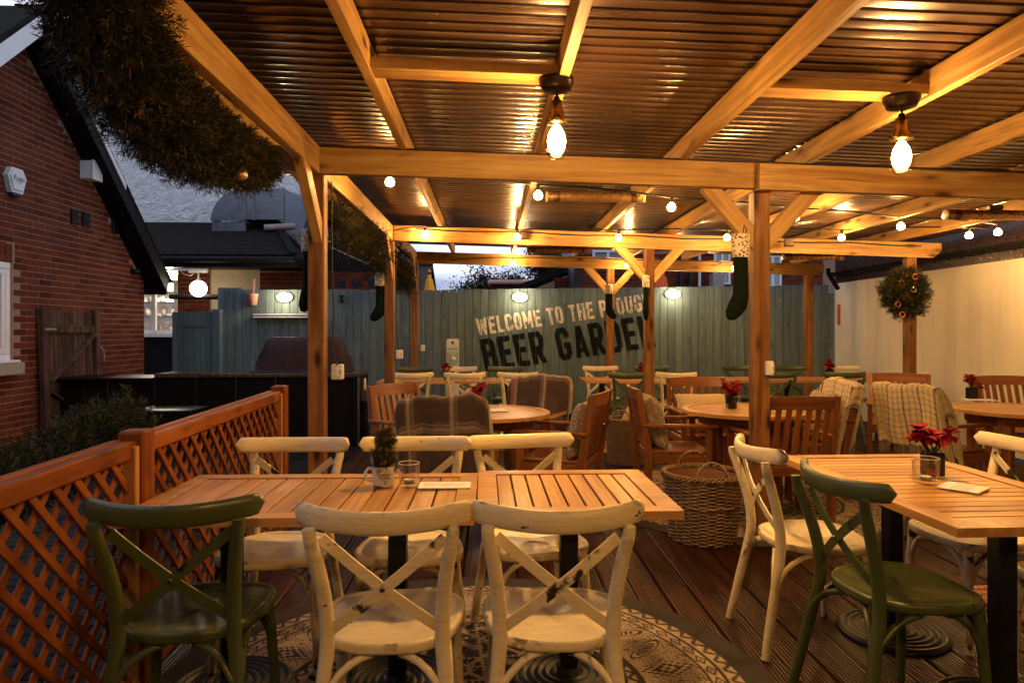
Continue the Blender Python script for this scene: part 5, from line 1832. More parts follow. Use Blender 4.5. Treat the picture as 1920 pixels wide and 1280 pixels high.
# ================================================================== cross-back chairs
def chair_proto(kind):
    mt = M[kind]
    t = thing('cross_back_chair', '', 'chair', 0, 0)
    # saddle seat
    n = 44
    def ring(k, z, dish=0.0):
        out = []
        for q in range(n):
            a = 2 * PI * q / n
            c_, s_ = math.cos(a), math.sin(a)
            y = .212 * math.copysign(abs(s_) ** .72, s_)
            w = .216 + .030 * (y / .212)
            x = w * math.copysign(abs(c_) ** .70, c_)
            zz = z - dish * (1 - abs(s_) * .3) + (.006 * (abs(x) / .2) ** 2 if dish else 0)
            out.append((x * k, y * k, zz))
        return out
    rings = [ring(.0, .426), ring(.90, .424), ring(.985, .428), ring(1.0, .436), ring(1.0, .452), ring(.985, .4595), ring(.95, .4600), ring(.90, .4590), ring(.885, .4555), ring(.86, .4535, .002), ring(.6, .4515, .006), ring(.3, .4500, .008), ring(0.001, .4490, .009)]
    vs = [p for r in rings for p in r]
    MB().grid(vs, n, len(rings), wrap=True).build('seat', mt, t)
    # top rail
    ns, nr = 30, 16
    vs = []
    for i in range(ns):
        s = -1 + 2 * i / (ns - 1)
        e = max(0, (abs(s) - .89) / .11)
        k = math.sqrt(max(0.0, 1 - e * e)) * .92 + .08
        k2 = .12 + .88 * math.sqrt(max(0.0, 1 - e * e))
        cx, cy, cz = .252 * s, -.305 + .095 * s * s, .828 + .014 * s * s
        tx, ty = .252, .19 * s
        l = math.hypot(tx, ty); nx, ny = -ty / l, tx / l
        for q in range(nr):
            a = 2 * PI * q / nr
            hh = .034 * math.copysign(abs(math.sin(a)) ** .85, math.sin(a)) * k
            ww = .0165 * math.copysign(abs(math.cos(a)) ** .8, math.cos(a)) * k2
            lean = -.10 * hh
            vs.append((cx + nx * ww, cy + ny * ww + lean, cz + hh))
    g = MB().grid(vs, nr, ns, wrap=True)
    g.add(vs[:nr], [tuple(range(nr))]); g.add(vs[-nr:], [tuple(range(nr))])
    g.build('top_rail', mt, t)
    def smooth(pts, m=4):
        out = []
        P = [Vector(p) for p in pts]
        for i in range(len(P) - 1):
            p0, p1, p2, p3 = P[max(i - 1, 0)], P[i], P[i + 1], P[min(i + 2, len(P) - 1)]
            for k in range(m):
                f = k / m
                out.append(.5 * ((2 * p1) + (p2 - p0) * f + (2 * p0 - 5 * p1 + 4 * p2 - p3) * f * f + (3 * p1 - p0 - 3 * p2 + p3) * f ** 3))
        out.append(P[-1]); return out
    for s in (-1, 1):
        pts = smooth([(s * .212, -.290, .0), (s * .192, -.255, .18), (s * .170, -.214, .38), (s * .163, -.205, .47), (s * .166, -.218, .58), (s * .180, -.252, .70), (s * .194, -.279, .780), (s * .196, -.284, .812)], 4)
        rad = [.0178 + .004 * math.sin(PI * min(1, i / (len(pts) - 1) * 1.1)) for i in range(len(pts))]
        MB().tube(pts, rad, 12).build('rear_leg', mt, t)
        MB().tube([(s * .212, -.290, .0), (s * .211, -.288, .012)], .0172, 12).build('foot_pad', M['black'], t)
        MB().tube(smooth([(s * .205, .165, .0), (s * .196, .160, .2), (s * .180, .150, .43)], 3), [.0150, .016, .017, .018, .0185, .019, .019], 12).build('front_leg', mt, t)
        # cross strips
        a, b = Vector((s * .172, -.242, .772)), Vector((-s * .150, -.208, .505))
        off = Vector((0, -.005 if s > 0 else .004, 0))
        d = b - a
        mb = MB(); vs = []
        nrm = Vector((d.z, 0, -d.x)).normalized() * s
        for i in range(9):
            f = i / 8
            p = a + d * f + off + Vector((0, -.022 * math.sin(PI * f), 0))
            for (hw, th_) in ((-.0155, -.0035), (.0155, -.0035), (.0155, .0035), (-.0155, .0035)):
                vs.append(p + nrm * hw + Vector((0, th_, 0)))
        mb.grid(vs, 4, 9, 0, False, True)
        mb.build('cross_strip', mt, t)
    mb = MB(); mb.lathe([(0, 0), (.0075, 0), (.0075, .003), (.004, .005), (0, .0045)], 12)
    mb.build('screw', M['screw'], t, Matrix.Translation((.0, -.2585, .6335)) @ Matrix.Rotation(R(90), 4, 'X'))
    MB().box((0, -.2055, .442), (.042, .003, .020), None, .001).build('label_plate', M['plate'], t)
    # bentwood braces: quarter arcs from the legs to the seat underside
    legs = {'rl': (-.188, -.246), 'rr': (.188, -.246), 'fl': (-.192, .157), 'fr': (.192, .157)}
    ends = [('rl', (-.040, -.175)), ('rr', (.040, -.175)), ('rl', (-.170, -.055)), ('rr', (.170, -.055)), ('fl', (-.178, .03)), ('fr', (.178, .03)), ('fl', (-.05, .165)), ('fr', (.05, .165))]
    for lg, (ex_, ey_) in ends:
        lx, ly = legs[lg]
        pts = []
        for k in range(9):
            a = PI / 2 * k / 8
            f = 1 - math.cos(a)
            pts.append((lx + (ex_ - lx) * f, ly + (ey_ - ly) * f, .205 + .212 * math.sin(a) ** .9))
        mb = MB(); mb.tube([(lx * 1.01, ly * 1.01, .165)] + pts, .0115, 8); mb.build('brace', mt, t)
    return t
proto = {'cream': chair_proto('cream'), 'green': chair_proto('green')}
used = set()
def chair(kind, x, y, rz, label, group):
    p = proto[kind]
    if kind not in used:
        used.add(kind)
        p.matrix_basis = T(x, y, .0085 if (x + .1) ** 2 + (y - 2.55) ** 2 < 1.0 else .0, rz); p['label'] = label; p['group'] = group
        return p
    return dup(p, label, x, y, .0085 if (x + .1) ** 2 + (y - 2.55) ** 2 < 1.0 else .0, rz, group)
GN = 'distressed cross-back chairs around the near tables'
GF = 'cross-back chairs at the tables along the back fence'
chair('cream', -.305, 2.165, R(1), 'distressed cream cross-back chair with its back to us, beside the front green chair', GN)
chair('cream', .195, 2.165, R(-1.5), 'distressed cream cross-back chair with its back to us at the square table', GN)
chair('green', -.945, 2.25, R(5), 'worn green cross-back chair at the front left beside the lattice fence', GN)
chair('cream', -.885, 2.87, R(180), 'cream cross-back chair on the far side of the near left table, closest to the lattice', GN)
chair('cream', -.335, 2.88, R(181), 'cream cross-back chair behind the mug with the small conifer on the long table', GN)
chair('cream', .18, 2.94, R(190), 'cream cross-back chair turned askew at the far side of the square table end', GN)
chair('cream', 1.425, 3.00, R(-90), 'cream cross-back chair seen side-on between the big wicker basket and right table', GN)
chair('green', 1.465, 2.40, R(-83), 'worn green cross-back chair at the front right, left of the right table', GN)
chair('cream', 2.17, 3.02, R(92), 'cream cross-back chair on the right side of the right table, cut by the picture edge', GN)
chair('cream', 2.20, 2.40, R(90), 'cream cross-back chair hidden behind the near end of the right table', GN)
for kind, x, y, rz, lab in (
    ('green', -1.03, 9.17, 180, 'green cross-back chair against the fence at the far left end of the back row'),
    ('cream', -.44, 9.17, 178, 'cream cross-back chair against the fence in front of the sanitiser stand'),
    ('green', .22, 9.18, 183, 'green cross-back chair against the fence below the painted word BEER'),
    ('cream', -.93, 8.33, 2, 'cream cross-back chair on the near side of the back left table, leftmost'),
    ('cream', -.30, 8.30, -2, 'cream cross-back chair before the red flowers on the back left table'),
    ('cream', .32, 8.33, 1, 'cream cross-back chair behind the far brown plaid blanket'),
    ('cream', 1.52, 9.25, 178, 'cream cross-back chair against the fence below the painted word GARDEN'),
    ('green', 1.62, 8.25, 3, 'dark green cross-back chair on the near side of the back middle table'),
    ('green', 2.25, 9.24, 180, 'green cross-back chair against the fence behind the second middle post'),
    ('cream', 2.22, 8.28, -3, 'cream cross-back chair just right of the second middle post, on the near side'),
    ('green', 3.50, 9.28, 180, 'green cross-back chair against the fence left of the white socket box'),
    ('green', 4.22, 9.28, 181, 'green cross-back chair against the fence in front of the third right post'),
    ('green', 3.42, 8.30, 2, 'dark green cross-back chair at the near side of the back right table'),
    ('cream', 4.98, 9.30, 179, 'cream cross-back chair against the fence in the far right corner by the cream wall'),
    ('green', 4.26, 8.28, -2, 'dark green cross-back chair before the dark red flowers in the far corner'),
    ('cream', 4.98, 8.22, 3, 'cream cross-back chair in front of the cream wall beside the wreath post')):
    chair(kind, x, y, R(rz), lab, GF)

# ================================================================== teak armchairs
def arm_proto():
    t = thing('teak_armchair', '', 'armchair', 0, 0)
    K = M['teak']
    HW = .265
    lean = lambda z: -.235 - max(0, z - .42) * .20
    for s in (-1, 1):
        pr = [(-.270, 0), (-.215, 0), (-.205, .42), (lean(.91) + .045, .91), (lean(.91), .915), (-.262, .42)]
        MB().prism(pr, .036, Matrix(((0, 0, 1, s * HW - .018), (1, 0, 0, 0), (0, 1, 0, 0), (0, 0, 0, 1)))).build('rear_leg', M['teakz'], t)
        MB().box((s * HW, .225, .310), (.045, .045, .62), None, .004).build('front_leg', M['teakz'], t)
        MB().bar((s * (HW + .004), -.285, .638), (s * (HW + .004), .285, .634), .062, .026, bev=.006).build('arm', K, t)
        barobj('side_rail', (s * HW, -.20, .385), (s * HW, .20, .385), .026, .07, K, t, world=False)
    barobj('front_rail', (-HW + .02, .225, .385), (HW - .02, .225, .385), .026, .07, K, t, world=False)
    barobj('rear_rail', (-HW + .02, -.222, .39), (HW - .02, -.222, .39), .026, .07, K, t, world=False)
    # curved top rail
    vs = []
    nn = 11
    for i in range(nn):
        s = -1 + 2 * i / (nn - 1)
        x = s * (HW - .017)
        bow = -.030 * (1 - s * s)
        for (dy, z) in ((-.011, .825), (.013, .825), (.011, .912 + .006 * (1 - s * s)), (-.013, .912 + .006 * (1 - s * s))):
            vs.append((x, lean(z) + .022 + bow + dy, z))
    g = MB().grid(vs, 4, nn, 0, False, True); g.add(vs[:4], [(0, 1, 2, 3)]); g.add(vs[-4:], [(3, 2, 1, 0)])
    g.build('top_rail', K, t)
    z = .475
    MB().box((0, lean(z) + .022, z), (2 * HW - .034, .024, .05), None, .003).build('back_rail', K, t)
    for i in range(7):
        f = -1 + 2 * (i + .5) / 7
        x = f * (HW - .02)
        b = -.026 * (1 - f * f)
        barobj('back_slat', (x, lean(.50) + .022 + b * .3, .498), (x, lean(.83) + .022 + b, .828), .040, .012, K, t, up=(0, 1, 0), bev=.002, world=False)
    for i in range(8):
        x = -HW + .045 + i * (2 * HW - .09) / 7
        barobj('seat_slat', (x, -.21, .432), (x, .245, .432), .050, .018, K, t, world=False)
    return t
arm0 = arm_proto()
armn = [0]
def armchair(x, y, rz, label):
    o = arm0 if armn[0] == 0 else copy_tree(arm0)
    armn[0] = 1
    o.matrix_basis = T(x, y, .0, rz); o['label'] = label; o['group'] = 'teak armchairs around the round tables'
    return o
AJ = (-.26, 4.66, R(-8)); AL = (.33, 5.95, R(156)); AQ = (2.62, 5.66, R(88)); AR_ = (3.57, 5.36, R(-72))
armchair(*AJ, 'teak armchair under the nearer brown plaid blanket')
armchair(-.57, 5.56, R(-128), 'teak armchair with bare slatted back at the left of the left round table')
armchair(*AL, 'teak armchair under the farther brown plaid blanket')
armchair(.52, 5.08, R(67), 'teak armchair seen from its side with a leaf print cushion at the left round table')
armchair(1.45, 5.42, R(-93), 'teak armchair with a leaf print cushion left of the middle round table')
armchair(1.97, 6.2, R(180), 'orange lit teak armchair behind the middle round table with a pale cushion')
armchair(2.08, 4.88, R(2), 'dark backlit teak armchair showing its slatted back right of the nearest middle post')
armchair(*AQ, 'teak armchair under the loosely thrown cream checked blanket')
armchair(*AR_, 'teak armchair under the fringed cream checked blanket')
armchair(4.12, 6.75, R(150), 'teak armchair whose back shows between the two checked blankets')
armchair(5.02, 6.28, R(176), 'teak armchair against the cream wall at the right edge')
armchair(4.62, 4.45, R(20), 'teak armchair at the right picture edge in front of the right round table')

# ---- blankets
def blanket(label, A, hw, zo, zi, colf, seed, name='blanket', fringe=False, shift=0.0, skew=0.0):
    x0, y0, rz = A
    t = thing('blanket', label, 'blanket', x0, y0, 0, rz)
    r = random.Random(seed)
    lean = lambda z: -.235 - max(0, z - .42) * .20
    nu, nv = 96, 120
    OUT = .925 - zo; IN = .925 - zi; top = .075
    Lp = OUT + top + IN
    V = np.zeros((nv, nu, 3)); U = np.zeros((nv, nu)); S = np.zeros((nv, nu))
    ph = [r.uniform(0, 6) for _ in range(8)]
    for i in range(nv):
        for j in range(nu):
            u = -hw + 2 * hw * j / (nu - 1)
            s = Lp * i / (nv - 1) + skew * u
            uu = u + shift
            if s < OUT:
                z = zo + s; y = lean(z) - .048; w = (OUT - s) / OUT; side = -1
            elif s < OUT + top:
                a = PI * (s - OUT) / top
                z = .925 + .024 * math.sin(a); y = lean(.925) - .048 + (1 - math.cos(a)) / 2 * .088; w = 0; side = 0
            else:
                q = s - OUT - top
                z = .925 - q; y = lean(z) + .042; w = q / IN; side = 1
            if s < 0: z = zo + s
            E = .275
            ex = max(0, abs(uu) - E)
            x = math.copysign(min(abs(uu), E) + .030 * (1 - math.exp(-ex * 25)), uu)
            if ex > 0:
                z -= ex * .72
                if side <= 0: y += min(ex, .5) * (.55 + .3 * w)
                else: y += ex * .75
            z -= max(0, abs(uu) - .17) ** 2 * 1.9
            wv = max(0, w) ** .8
            fold = .024 * math.sin(u * 17 + ph[0] + 1.6 * math.sin(s * 3.3 + ph[1])) + .011 * math.sin(u * 39 + ph[2] + 2.2 * math.sin(s * 2 + ph[6])) + .006 * math.sin(s * 26 + u * 18 + ph[7])
            y += (side if side else -1) * fold * wv * (.9 if side < 0 else .4)
            y -= .012 * wv if side < 0 else 0
            z += .010 * math.sin(u * 8 + ph[3]) + .006 * math.sin(u * 21 + ph[4]) + .004 * math.sin(u * 55 + s * 9)
            x += .006 * math.sin(s * 12 + ph[5] + u * 4) * wv
            V[i, j] = (x, y, z); U[i, j] = u; S[i, j] = s
    mb = MB(); mb.grid(V.reshape(-1, 3).tolist(), nu, nv)
    me = mb.mesh('woven_cloth', M['cloth'])
    set_color_attr(me, colf(U.ravel(), S.ravel()))
    o = obj('woven_cloth', me, t)
    md = o.modifiers.new('thickness', 'SOLIDIFY'); md.thickness = .006; md.offset = 0
    if fringe:
        f = MB()
        for k in range(130):
            j = r.uniform(0, nu - 1.01); a = int(j)
            p = V[0, a] * (1 - (j - a)) + V[0, a + 1] * (j - a)
            L = r.uniform(.06, .10)
            f.tube([p, p + np.array((r.gauss(0, .006), r.gauss(0, .004), -L * .5)), p + np.array((r.gauss(0, .010), r.gauss(0, .006), -L))], [.0022, .002, .0012], 4, caps=False)
        me2 = f.mesh('fringe', M['cloth']); set_color_attr(me2, np.tile(np.array((.36, .27, .16)), (len(me2.vertices), 1)))
        obj('fringe', me2, t, None, 'stuff')
    return t
def plaid(U, S):
    b = np.tile(np.array((.085, .052, .038)), (len(U), 1))
    def ln(x, c, w): return np.exp(-((x - c) / w) ** 2)
    k = np.zeros(len(U)); dk = np.zeros(len(U))
    for c in (-.26, .02, .30): k = np.maximum(k, ln(U, c - .0, .012) * .8); k = np.maximum(k, ln(U, c + .03, .005) * .4); dk = np.maximum(dk, (np.abs(U - c - .10) < .05) * .45)
    for c in (.16, .52, .88): k = np.maximum(k, ln(S, c, .012) * .65); k = np.maximum(k, ln(S, c + .03, .006) * .4); k = np.maximum(k, ln(S, c - .025, .005) * .4); dk = np.maximum(dk, (np.abs(S - c - .12) < .06) * .45)
    weave = .9 + .2 * np.random.default_rng(1).random(len(U))
    col = b * (1 - .5 * dk)[:, None] + (np.array((.46, .34, .24))[None] - b) * (k * .85)[:, None]
    return col * weave[:, None]
def check(U, S):
    p = .046
    fu, fs = (U / p) % 1, (S / p) % 1
    a = (fu < .36).astype(float); b = (fs < .36).astype(float)
    iu, is_ = np.floor(U / p) % 3, np.floor(S / p) % 3
    cream = np.array((.66, .54, .34)); tan = np.array((.40, .24, .11)); dark = np.array((.12, .085, .06))
    cu = np.where((iu == 0)[:, None], dark, tan); cs = np.where((is_ == 0)[:, None], dark * 1.6, tan)
    col = cream[None] * (1 - .52 * a[:, None] - .40 * b[:, None]) + cu * (.52 * a)[:, None] + cs * (.40 * b)[:, None]
    th = (a > 0) & (iu == 0) & (fu > .04) & (fu < .30)
    col[th] = col[th] * .45 + dark * .55
    return col
blanket('brown plaid blanket over the nearer armchair at the left round table', AJ, .40, .22, .42, plaid, 2, shift=.05)
blanket('brown plaid blanket over the farther armchair by the fence', AL, .40, .46, .45, plaid, 6, shift=-.07, skew=.25)
blanket('cream checked blanket thrown loosely with a slanting hem', AQ, .42, .40, .40, check, 4, fringe=True, shift=.02, skew=-.45)
blanket('cream checked blanket with a long fringe hanging behind the right armchair', AR_, .43, .47, .45, check, 9, fringe=True)

# ---- cushions
def cushion(x, y, z, rx, rz, mat, label, sx=.21, sy=.075, sz=.21):
    t = thing('cushion', label, 'cushion', x, y, z, rz)
    n = 22; vs = []
    for i in range(n):
        for j in range(n):
            a, b = -1 + 2 * i / (n - 1), -1 + 2 * j / (n - 1)
            pin = 1 - .10 * (1 - abs(a)) * abs(b) ** 3 - .10 * (1 - abs(b)) * abs(a) ** 3
            h = ((1 - a ** 4) * (1 - b ** 4)) ** .45
            vs.append((a * sx * (1 - .07 * (1 - b * b) * 0 ) * pin, h * sy, b * sz * pin))
    mb = MB(); mb.grid(vs, n, n); mb.grid([(p[0], -p[1], p[2]) for p in vs], n, n)
    mb.build('cover', mat, t, Matrix.Rotation(rx, 4, 'X'))
    return t
def on_chair(A, dy=.0):
    m = T(*A[:2], 0, A[2]); p = m @ Vector((0, -.17 + dy, .645)); return p
p = on_chair((.52, 5.08, R(67))); cushion(p.x, p.y, p.z, R(14), R(67), M['cushion'], 'leaf print cushion on the side-on armchair of the left round table')
p = on_chair((1.45, 5.42, R(-93)), .02); cushion(p.x, p.y, p.z, R(14), R(-93), M['cushion'], 'leaf print cushion on the armchair beside the second middle post')
p = on_chair((1.97, 6.2, R(180)), .12); cushion(p.x, p.y, .60, R(38), R(180), M['cushpale'], 'pale yellow cushion lying on the armchair behind the middle round table', .24)
p = on_chair((3.57, 5.36, R(-72)), .03); cushion(p.x + .03, p.y - .03, .62, R(12), R(-72), M['cushdark'], 'dark green cushion on the armchair under the fringed checked blanket')
p = on_chair((2.62, 5.66, R(88)), .02); cushion(p.x, p.y, p.z, R(12), R(88), M['cushion'], 'leaf print cushion beside the loosely thrown checked blanket')

# ================================================================== tables
TT = M['tabletop']
def ring_base(t, x, y):
    pr = [(.0, 0), (.225, 0), (.23, .006), (.225, .012)]
    r = .215
    while r > .06:
        pr += [(r, .012 + (.225 - r) * .06 + .010), (r - .010, .012 + (.225 - r) * .06 + .012), (r - .016, .012 + (.225 - r) * .06), (r - .022, .012 + (.225 - r) * .06)]
        r -= .030
    pr += [(.05, .05), (.0, .05)]
    MB().lathe(pr, 36, (x, y, .0)).build('base', M['black'], t)
    MB().box((x, y, .38), (.068, .068, .66), None, .006).build('column', M['black'], t)
    MB().box((x, y, .702), (.30, .30, .012)).build('top_plate', M['black'], t)
def rect_table(label, x, y, L, W, rz, ns, cols, group, z=.0, bd=.075):
    t = thing('slatted_table', label, 'table', x, y, z, rz, group)
    th, H = .030, .74
    zc = H - th / 2
    for s in (-1, 1):
        h = bd
        pl = [(-L / 2, s * W / 2), (L / 2, s * W / 2), (L / 2 - h, s * (W / 2 - h)), (-L / 2 + h, s * (W / 2 - h))]
        MB().prism(pl, th, Matrix.Translation((0, 0, H - th))).build('frame_rail', TT, t)
        pl = [(-W / 2 + .0015, s * L / 2), (W / 2 - .0015, s * L / 2), (W / 2 - h - .0015, s * (L / 2 - h)), (-W / 2 + h + .0015, s * (L / 2 - h))]
        MB().prism(pl, th, Matrix.Translation((0, 0, H - th)) @ Matrix.Rotation(R(90), 4, 'Z')).build('frame_rail', TT, t)
    il = L - 2 * bd
    sw = il / ns
    for i in range(ns):
        xx = -il / 2 + (i + .5) * sw
        barobj('slat', (xx, -W / 2 + bd + .002, zc - .001), (xx, W / 2 - bd - .002, zc - .001), sw - .0075, th - .006, TT, t, bev=.002, world=False)
    for cx in cols: ring_base(t, cx, 0)
    return t
GT = 'slatted rectangular tables on black pedestals'
rect_table('long slatted table with the mug and glass at the front left', -.655, 2.635, 1.20, .70, R(0.0), 13, (-.33, .30), GT, z=.0)
rect_table('square slatted table pushed against the right end of the long table', .305, 2.665, .71, .70, R(0.6), 9, (.0,), GT, z=.004)
rect_table('slatted table with red flowers at the front right', 1.815, 2.74, 1.26, .73, R(91.5), 17, (.28, -.36), GT)
rect_table('slatted table along the fence at the back left', -.42, 8.75, 1.95, .70, 0, 18, (-.6, .6), GT)
rect_table('slatted table along the fence by the second middle post', 1.88, 8.75, 1.40, .70, 0, 13, (-.45, .4), GT)
rect_table('slatted table along the fence right of the nearest middle post', 3.52, 8.78, 1.22, .70, 0, 11, (-.35, .35), GT)
rect_table('slatted table in the far right corner', 4.76, 8.78, 1.20, .70, 0, 11, (-.35, .35), GT)
def round_table(label, x, y, rr, rz=0):
    t = thing('round_table', label, 'table', x, y, 0, rz, 'round teak tables')
    H, th = .74, .028
    n = 56
    vs = []
    for (r, z) in ((rr - .055, H - th), (rr, H - th), (rr, H - .004), (rr - .004, H), (rr - .055, H)):
        for q in range(n): vs.append((r * math.cos(2 * PI * q / n), r * math.sin(2 * PI * q / n), z))
    g = MB().grid(vs + vs[:n], n, 6, 0, False, True); g.build('rim', TT, t)
    ri = rr - .058
    ns = 11; sw = 2 * ri / ns
    for i in range(ns):
        a, b = -ri + i * sw + .0025, -ri + (i + 1) * sw - .0025
        top = []; m = 6
        for k in range(m + 1):
            yy = a + (b - a) * k / m; top.append((math.sqrt(max(1e-6, ri * ri - yy * yy)), yy))
        poly = top + [(-x_, y_) for x_, y_ in reversed(top)]
        MB().prism(poly, th - .004, Matrix.Translation((0, 0, H - th))).build('slat', TT, t)
    ap = MB().lathe([(rr - .13, H - th - .002), (rr - .13, H - th - .08), (rr - .15, H - th - .08), (rr - .15, H - th - .002)], n); ap.build('apron', M['teak'], t)
    for k in range(4):
        a = PI / 4 + k * PI / 2
        MB().box(((rr - .16) * math.cos(a), (rr - .16) * math.sin(a), .355), (.06, .06, .70), Matrix.Rotation(a, 3, 'Z'), .005).build('leg', M['teakz'], t)
    return t
round_table('round teak table with a menu between the two brown plaid blankets', -.02, 5.27, .48, R(12))
round_table('round teak table with red flowers behind the nearest middle post', 2.02, 5.36, .49, R(-25))
round_table('round teak table with a red flower at the right picture edge', 4.22, 5.32, .50, R(-12))

# ================================================================== things on the tables
# enamel mug with a little conifer
p = PZ(717, 914, .74)
mug = thing('enamel_mug', 'white enamel mug printed with a cider emblem on the long table', 'mug', p.x, p.y + .03, .7415)
MB().lathe([(.0, .001), (.040, .001), (.043, .004), (.043, .082), (.0445, .0845), (.0415, .0845), (.040, .01), (0, .01)], 32).build('cup', M['white'], mug)
MB().tube([(.0445 * math.cos(a), .0445 * math.sin(a), .083) for a in [2 * PI * k / 28 for k in range(28)]], .0022, 6, closed=True).build('blue_rim', M['navy'], mug)
MB().tube([(-.042, 0, .068), (-.060, 0, .070), (-.072, 0, .056), (-.072, 0, .034), (-.060, 0, .020), (-.042, 0, .022)], .0058, 8).build('handle', M['white'], mug)
for k, a in enumerate((-2.3, -2.0, -1.7)):
    MB().prism([(-.006, 0), (.006, 0), (.003, .008), (-.004, .006)], .001, Matrix.Rotation(a + PI / 2, 4, 'Z') @ Matrix.Translation((0, -.0445, .001)) @ RX90).build('chip', M['blackprint'], mug)
def on_cup(px, pz, r=.0436):
    a = px / r; return Vector((r * math.sin(a), -r * math.cos(a), pz))
mr = random.Random(4)
mb = MB(); mb2 = MB()
for k in range(26):
    a = 2 * PI * k / 26 + mr.uniform(-.1, .1); q = mr.uniform(.4, 1.0)
    px, pz = .008 + .023 * q * math.cos(a), .046 + .029 * q * math.sin(a)
    if abs(pz - .046) < .011: continue
    c = on_cup(px, pz); s = mr.uniform(.0018, .0032)
    tgt = mb if mr.random() < .75 else mb2
    tgt.tube([on_cup(px + s * math.cos(b), pz + s * math.sin(b)) for b in [2 * PI * w / 7 for w in range(7)]], .0009, 4, closed=True)
for k in range(14):
    a = 2 * PI * k / 14
    if abs(math.sin(a)) < .35: continue
    mb.tube([on_cup(.008 + .027 * math.cos(a), .046 + .033 * math.sin(a)), on_cup(.008 + .027 * math.cos(a + .25), .046 + .033 * math.sin(a + .25))], .0010, 4)
mb2.tube([on_cup(.012, .012), on_cup(.011, .024), on_cup(.014, .029), on_cup(.017, .024), on_cup(.012, .021)], .0014, 4)
mb.build('emblem', M['redprint'], mug); mb2.build('emblem_trunk', M['blackprint'], mug)
def cup_text(txt, size, pz, mat, xoff):
    o = flat_text(txt, size, mat, mug, None, bold=.0004)
    me = o.data
    for v in me.vertices:
        w = on_cup(v.co.x + xoff, pz + v.co.y, .0440); v.co = w
cup_text('CORNISH', .0135, .050, M['blackprint'], .008); cup_text('ORCHARDS', .0078, .0395, M['blackprint'], .008)
cn = thing('small_conifer', 'tiny dark green conifer standing in the white enamel mug', 'plant', p.x, p.y + .03, .8265)
cp = [(0, 0, -.02, .036), (0, 0, .02, .034), (.003, 0, .06, .026), (.004, 0, .10, .014), (.004, 0, .13, .004)]
obj('needles', needles(cp, 210, 26, .016, .0022, 21, ((.010, .015, .007), (.05, .055, .022), (.18, .10, .03)), splen=.028), cn, None, 'stuff')
MB().tube([q[:3] for q in cp], .004, 6).build('stem', M['stem'], cn)
# tumblers with tealights
def tumbler(x, y, z, label, r=.043, h=.095, printed=True):
    t = thing('glass_tumbler', label, 'glass', x, y, z, 0, 'tealight tumblers on the tables')
    MB().lathe([(.0005, .001), (r * .9, .001), (r * .93, .004), (r, h), (r - .0025, h), (r * .93 - .003, .014), (.0005, .012)], 32).build('glass', M['glass'], t)
    MB().tube([((r - .001) * math.cos(a), (r - .001) * math.sin(a), h) for a in [2 * PI * k / 28 for k in range(28)]], .0012, 5, closed=True).build('rim', M['glassrim'], t)
    if printed:
        def og(px, pz, rr=r * .985 + .0012):
            a = px / rr; return Vector((rr * math.sin(a), -rr * math.cos(a), pz))
        for txt, sz, pz in (('WILD SPIRIT', .011, .062), ('SPIRITED', .0155, .048)):
            o = flat_text(txt, sz, M['redprint'], t, None, bold=.0003)
            for v in o.data.vertices: v.co = og(v.co.x, pz + v.co.y)
        mb = MB()
        for a, b in (((-.002, .070), (.001, .082)), ((.001, .078), (.008, .074)), ((-.002, .070), (-.008, .058)), ((-.001, .070), (.004, .060)), ((-.001, .080), (-.006, .074))):
            mb.tube([og(*a), og((a[0] + b[0]) / 2, (a[1] + b[1]) / 2), og(*b)], .0013, 4)
        mb.build('runner_print', M['blackprint'], t)
    tl = thing('tealight', 'small white tealight inside the ' + label.split(' ', 1)[1].replace('tumbler', 'glass'), 'candle', x, y, z + .0145, 0, 'tealights in tumblers')
    MB().lathe([(0, 0), (.0195, 0), (.0195, .016), (.0185, .016), (.0183, .013), (0, .0135)], 20).build('wax', M['candle'], tl)
    MB().lathe([(.0197, 0), (.0200, .0), (.0200, .0165), (.0197, .0165)], 20).build('tin_cup', M['zinc'], tl)
    MB().tube([(0, 0, .013), (.001, 0, .02)], .0008, 4).build('wick', M['black'], tl)
    return t
p = PZ(765, 916, .74); tumbler(p.x, p.y + .03, .7415, 'clear printed tumbler beside the enamel mug')
p = PZ(1739, 908, .74); tumbler(p.x, p.y + .01, .7415, 'clear tumbler in front of the red flowers on the right table', .050, .105)
p = PZ(1384, 765, .74); tumbler(p.x - .03, p.y, .7415, 'clear tumbler beside the red flowers on the middle round table', printed=False)
p = PZ(905, 713, .74); tumbler(PD(908, 710, 8.6).x - .0, 8.72, .7415, 'clear tumbler on the back left table', printed=False)
def paper(x, y, z, sx, sy, rz, label, name='menu_card'):
    t = thing(name, label, 'menu', x, y, z, rz)
    MB().box((0, 0, .003), (sx, sy, .005), None, .001).build('card', M['paper'], t)
    MB().box((0, 0, .0058), (sx * .82, sy * .45, .0006)).build('printed_band', M['printband'], t)
    return t
p = PZ(834, 911, .74); paper(p.x, p.y, .7405, .205, .105, R(0), 'white menu folder lying on the long table beside the tumbler')
p = PZ(1806, 915, .74); paper(p.x, p.y, .7405, .145, .145, R(38), 'white paper menu square lying on the right table')
p = PZ(920, 770, .74); paper(p.x + .02, p.y, .7405, .20, .15, R(20), 'white menu on the left round table')
p = PZ(1826, 750, .74); paper(p.x + .05, p.y, .7405, .24, .16, R(-10), 'white menu on the right round table')
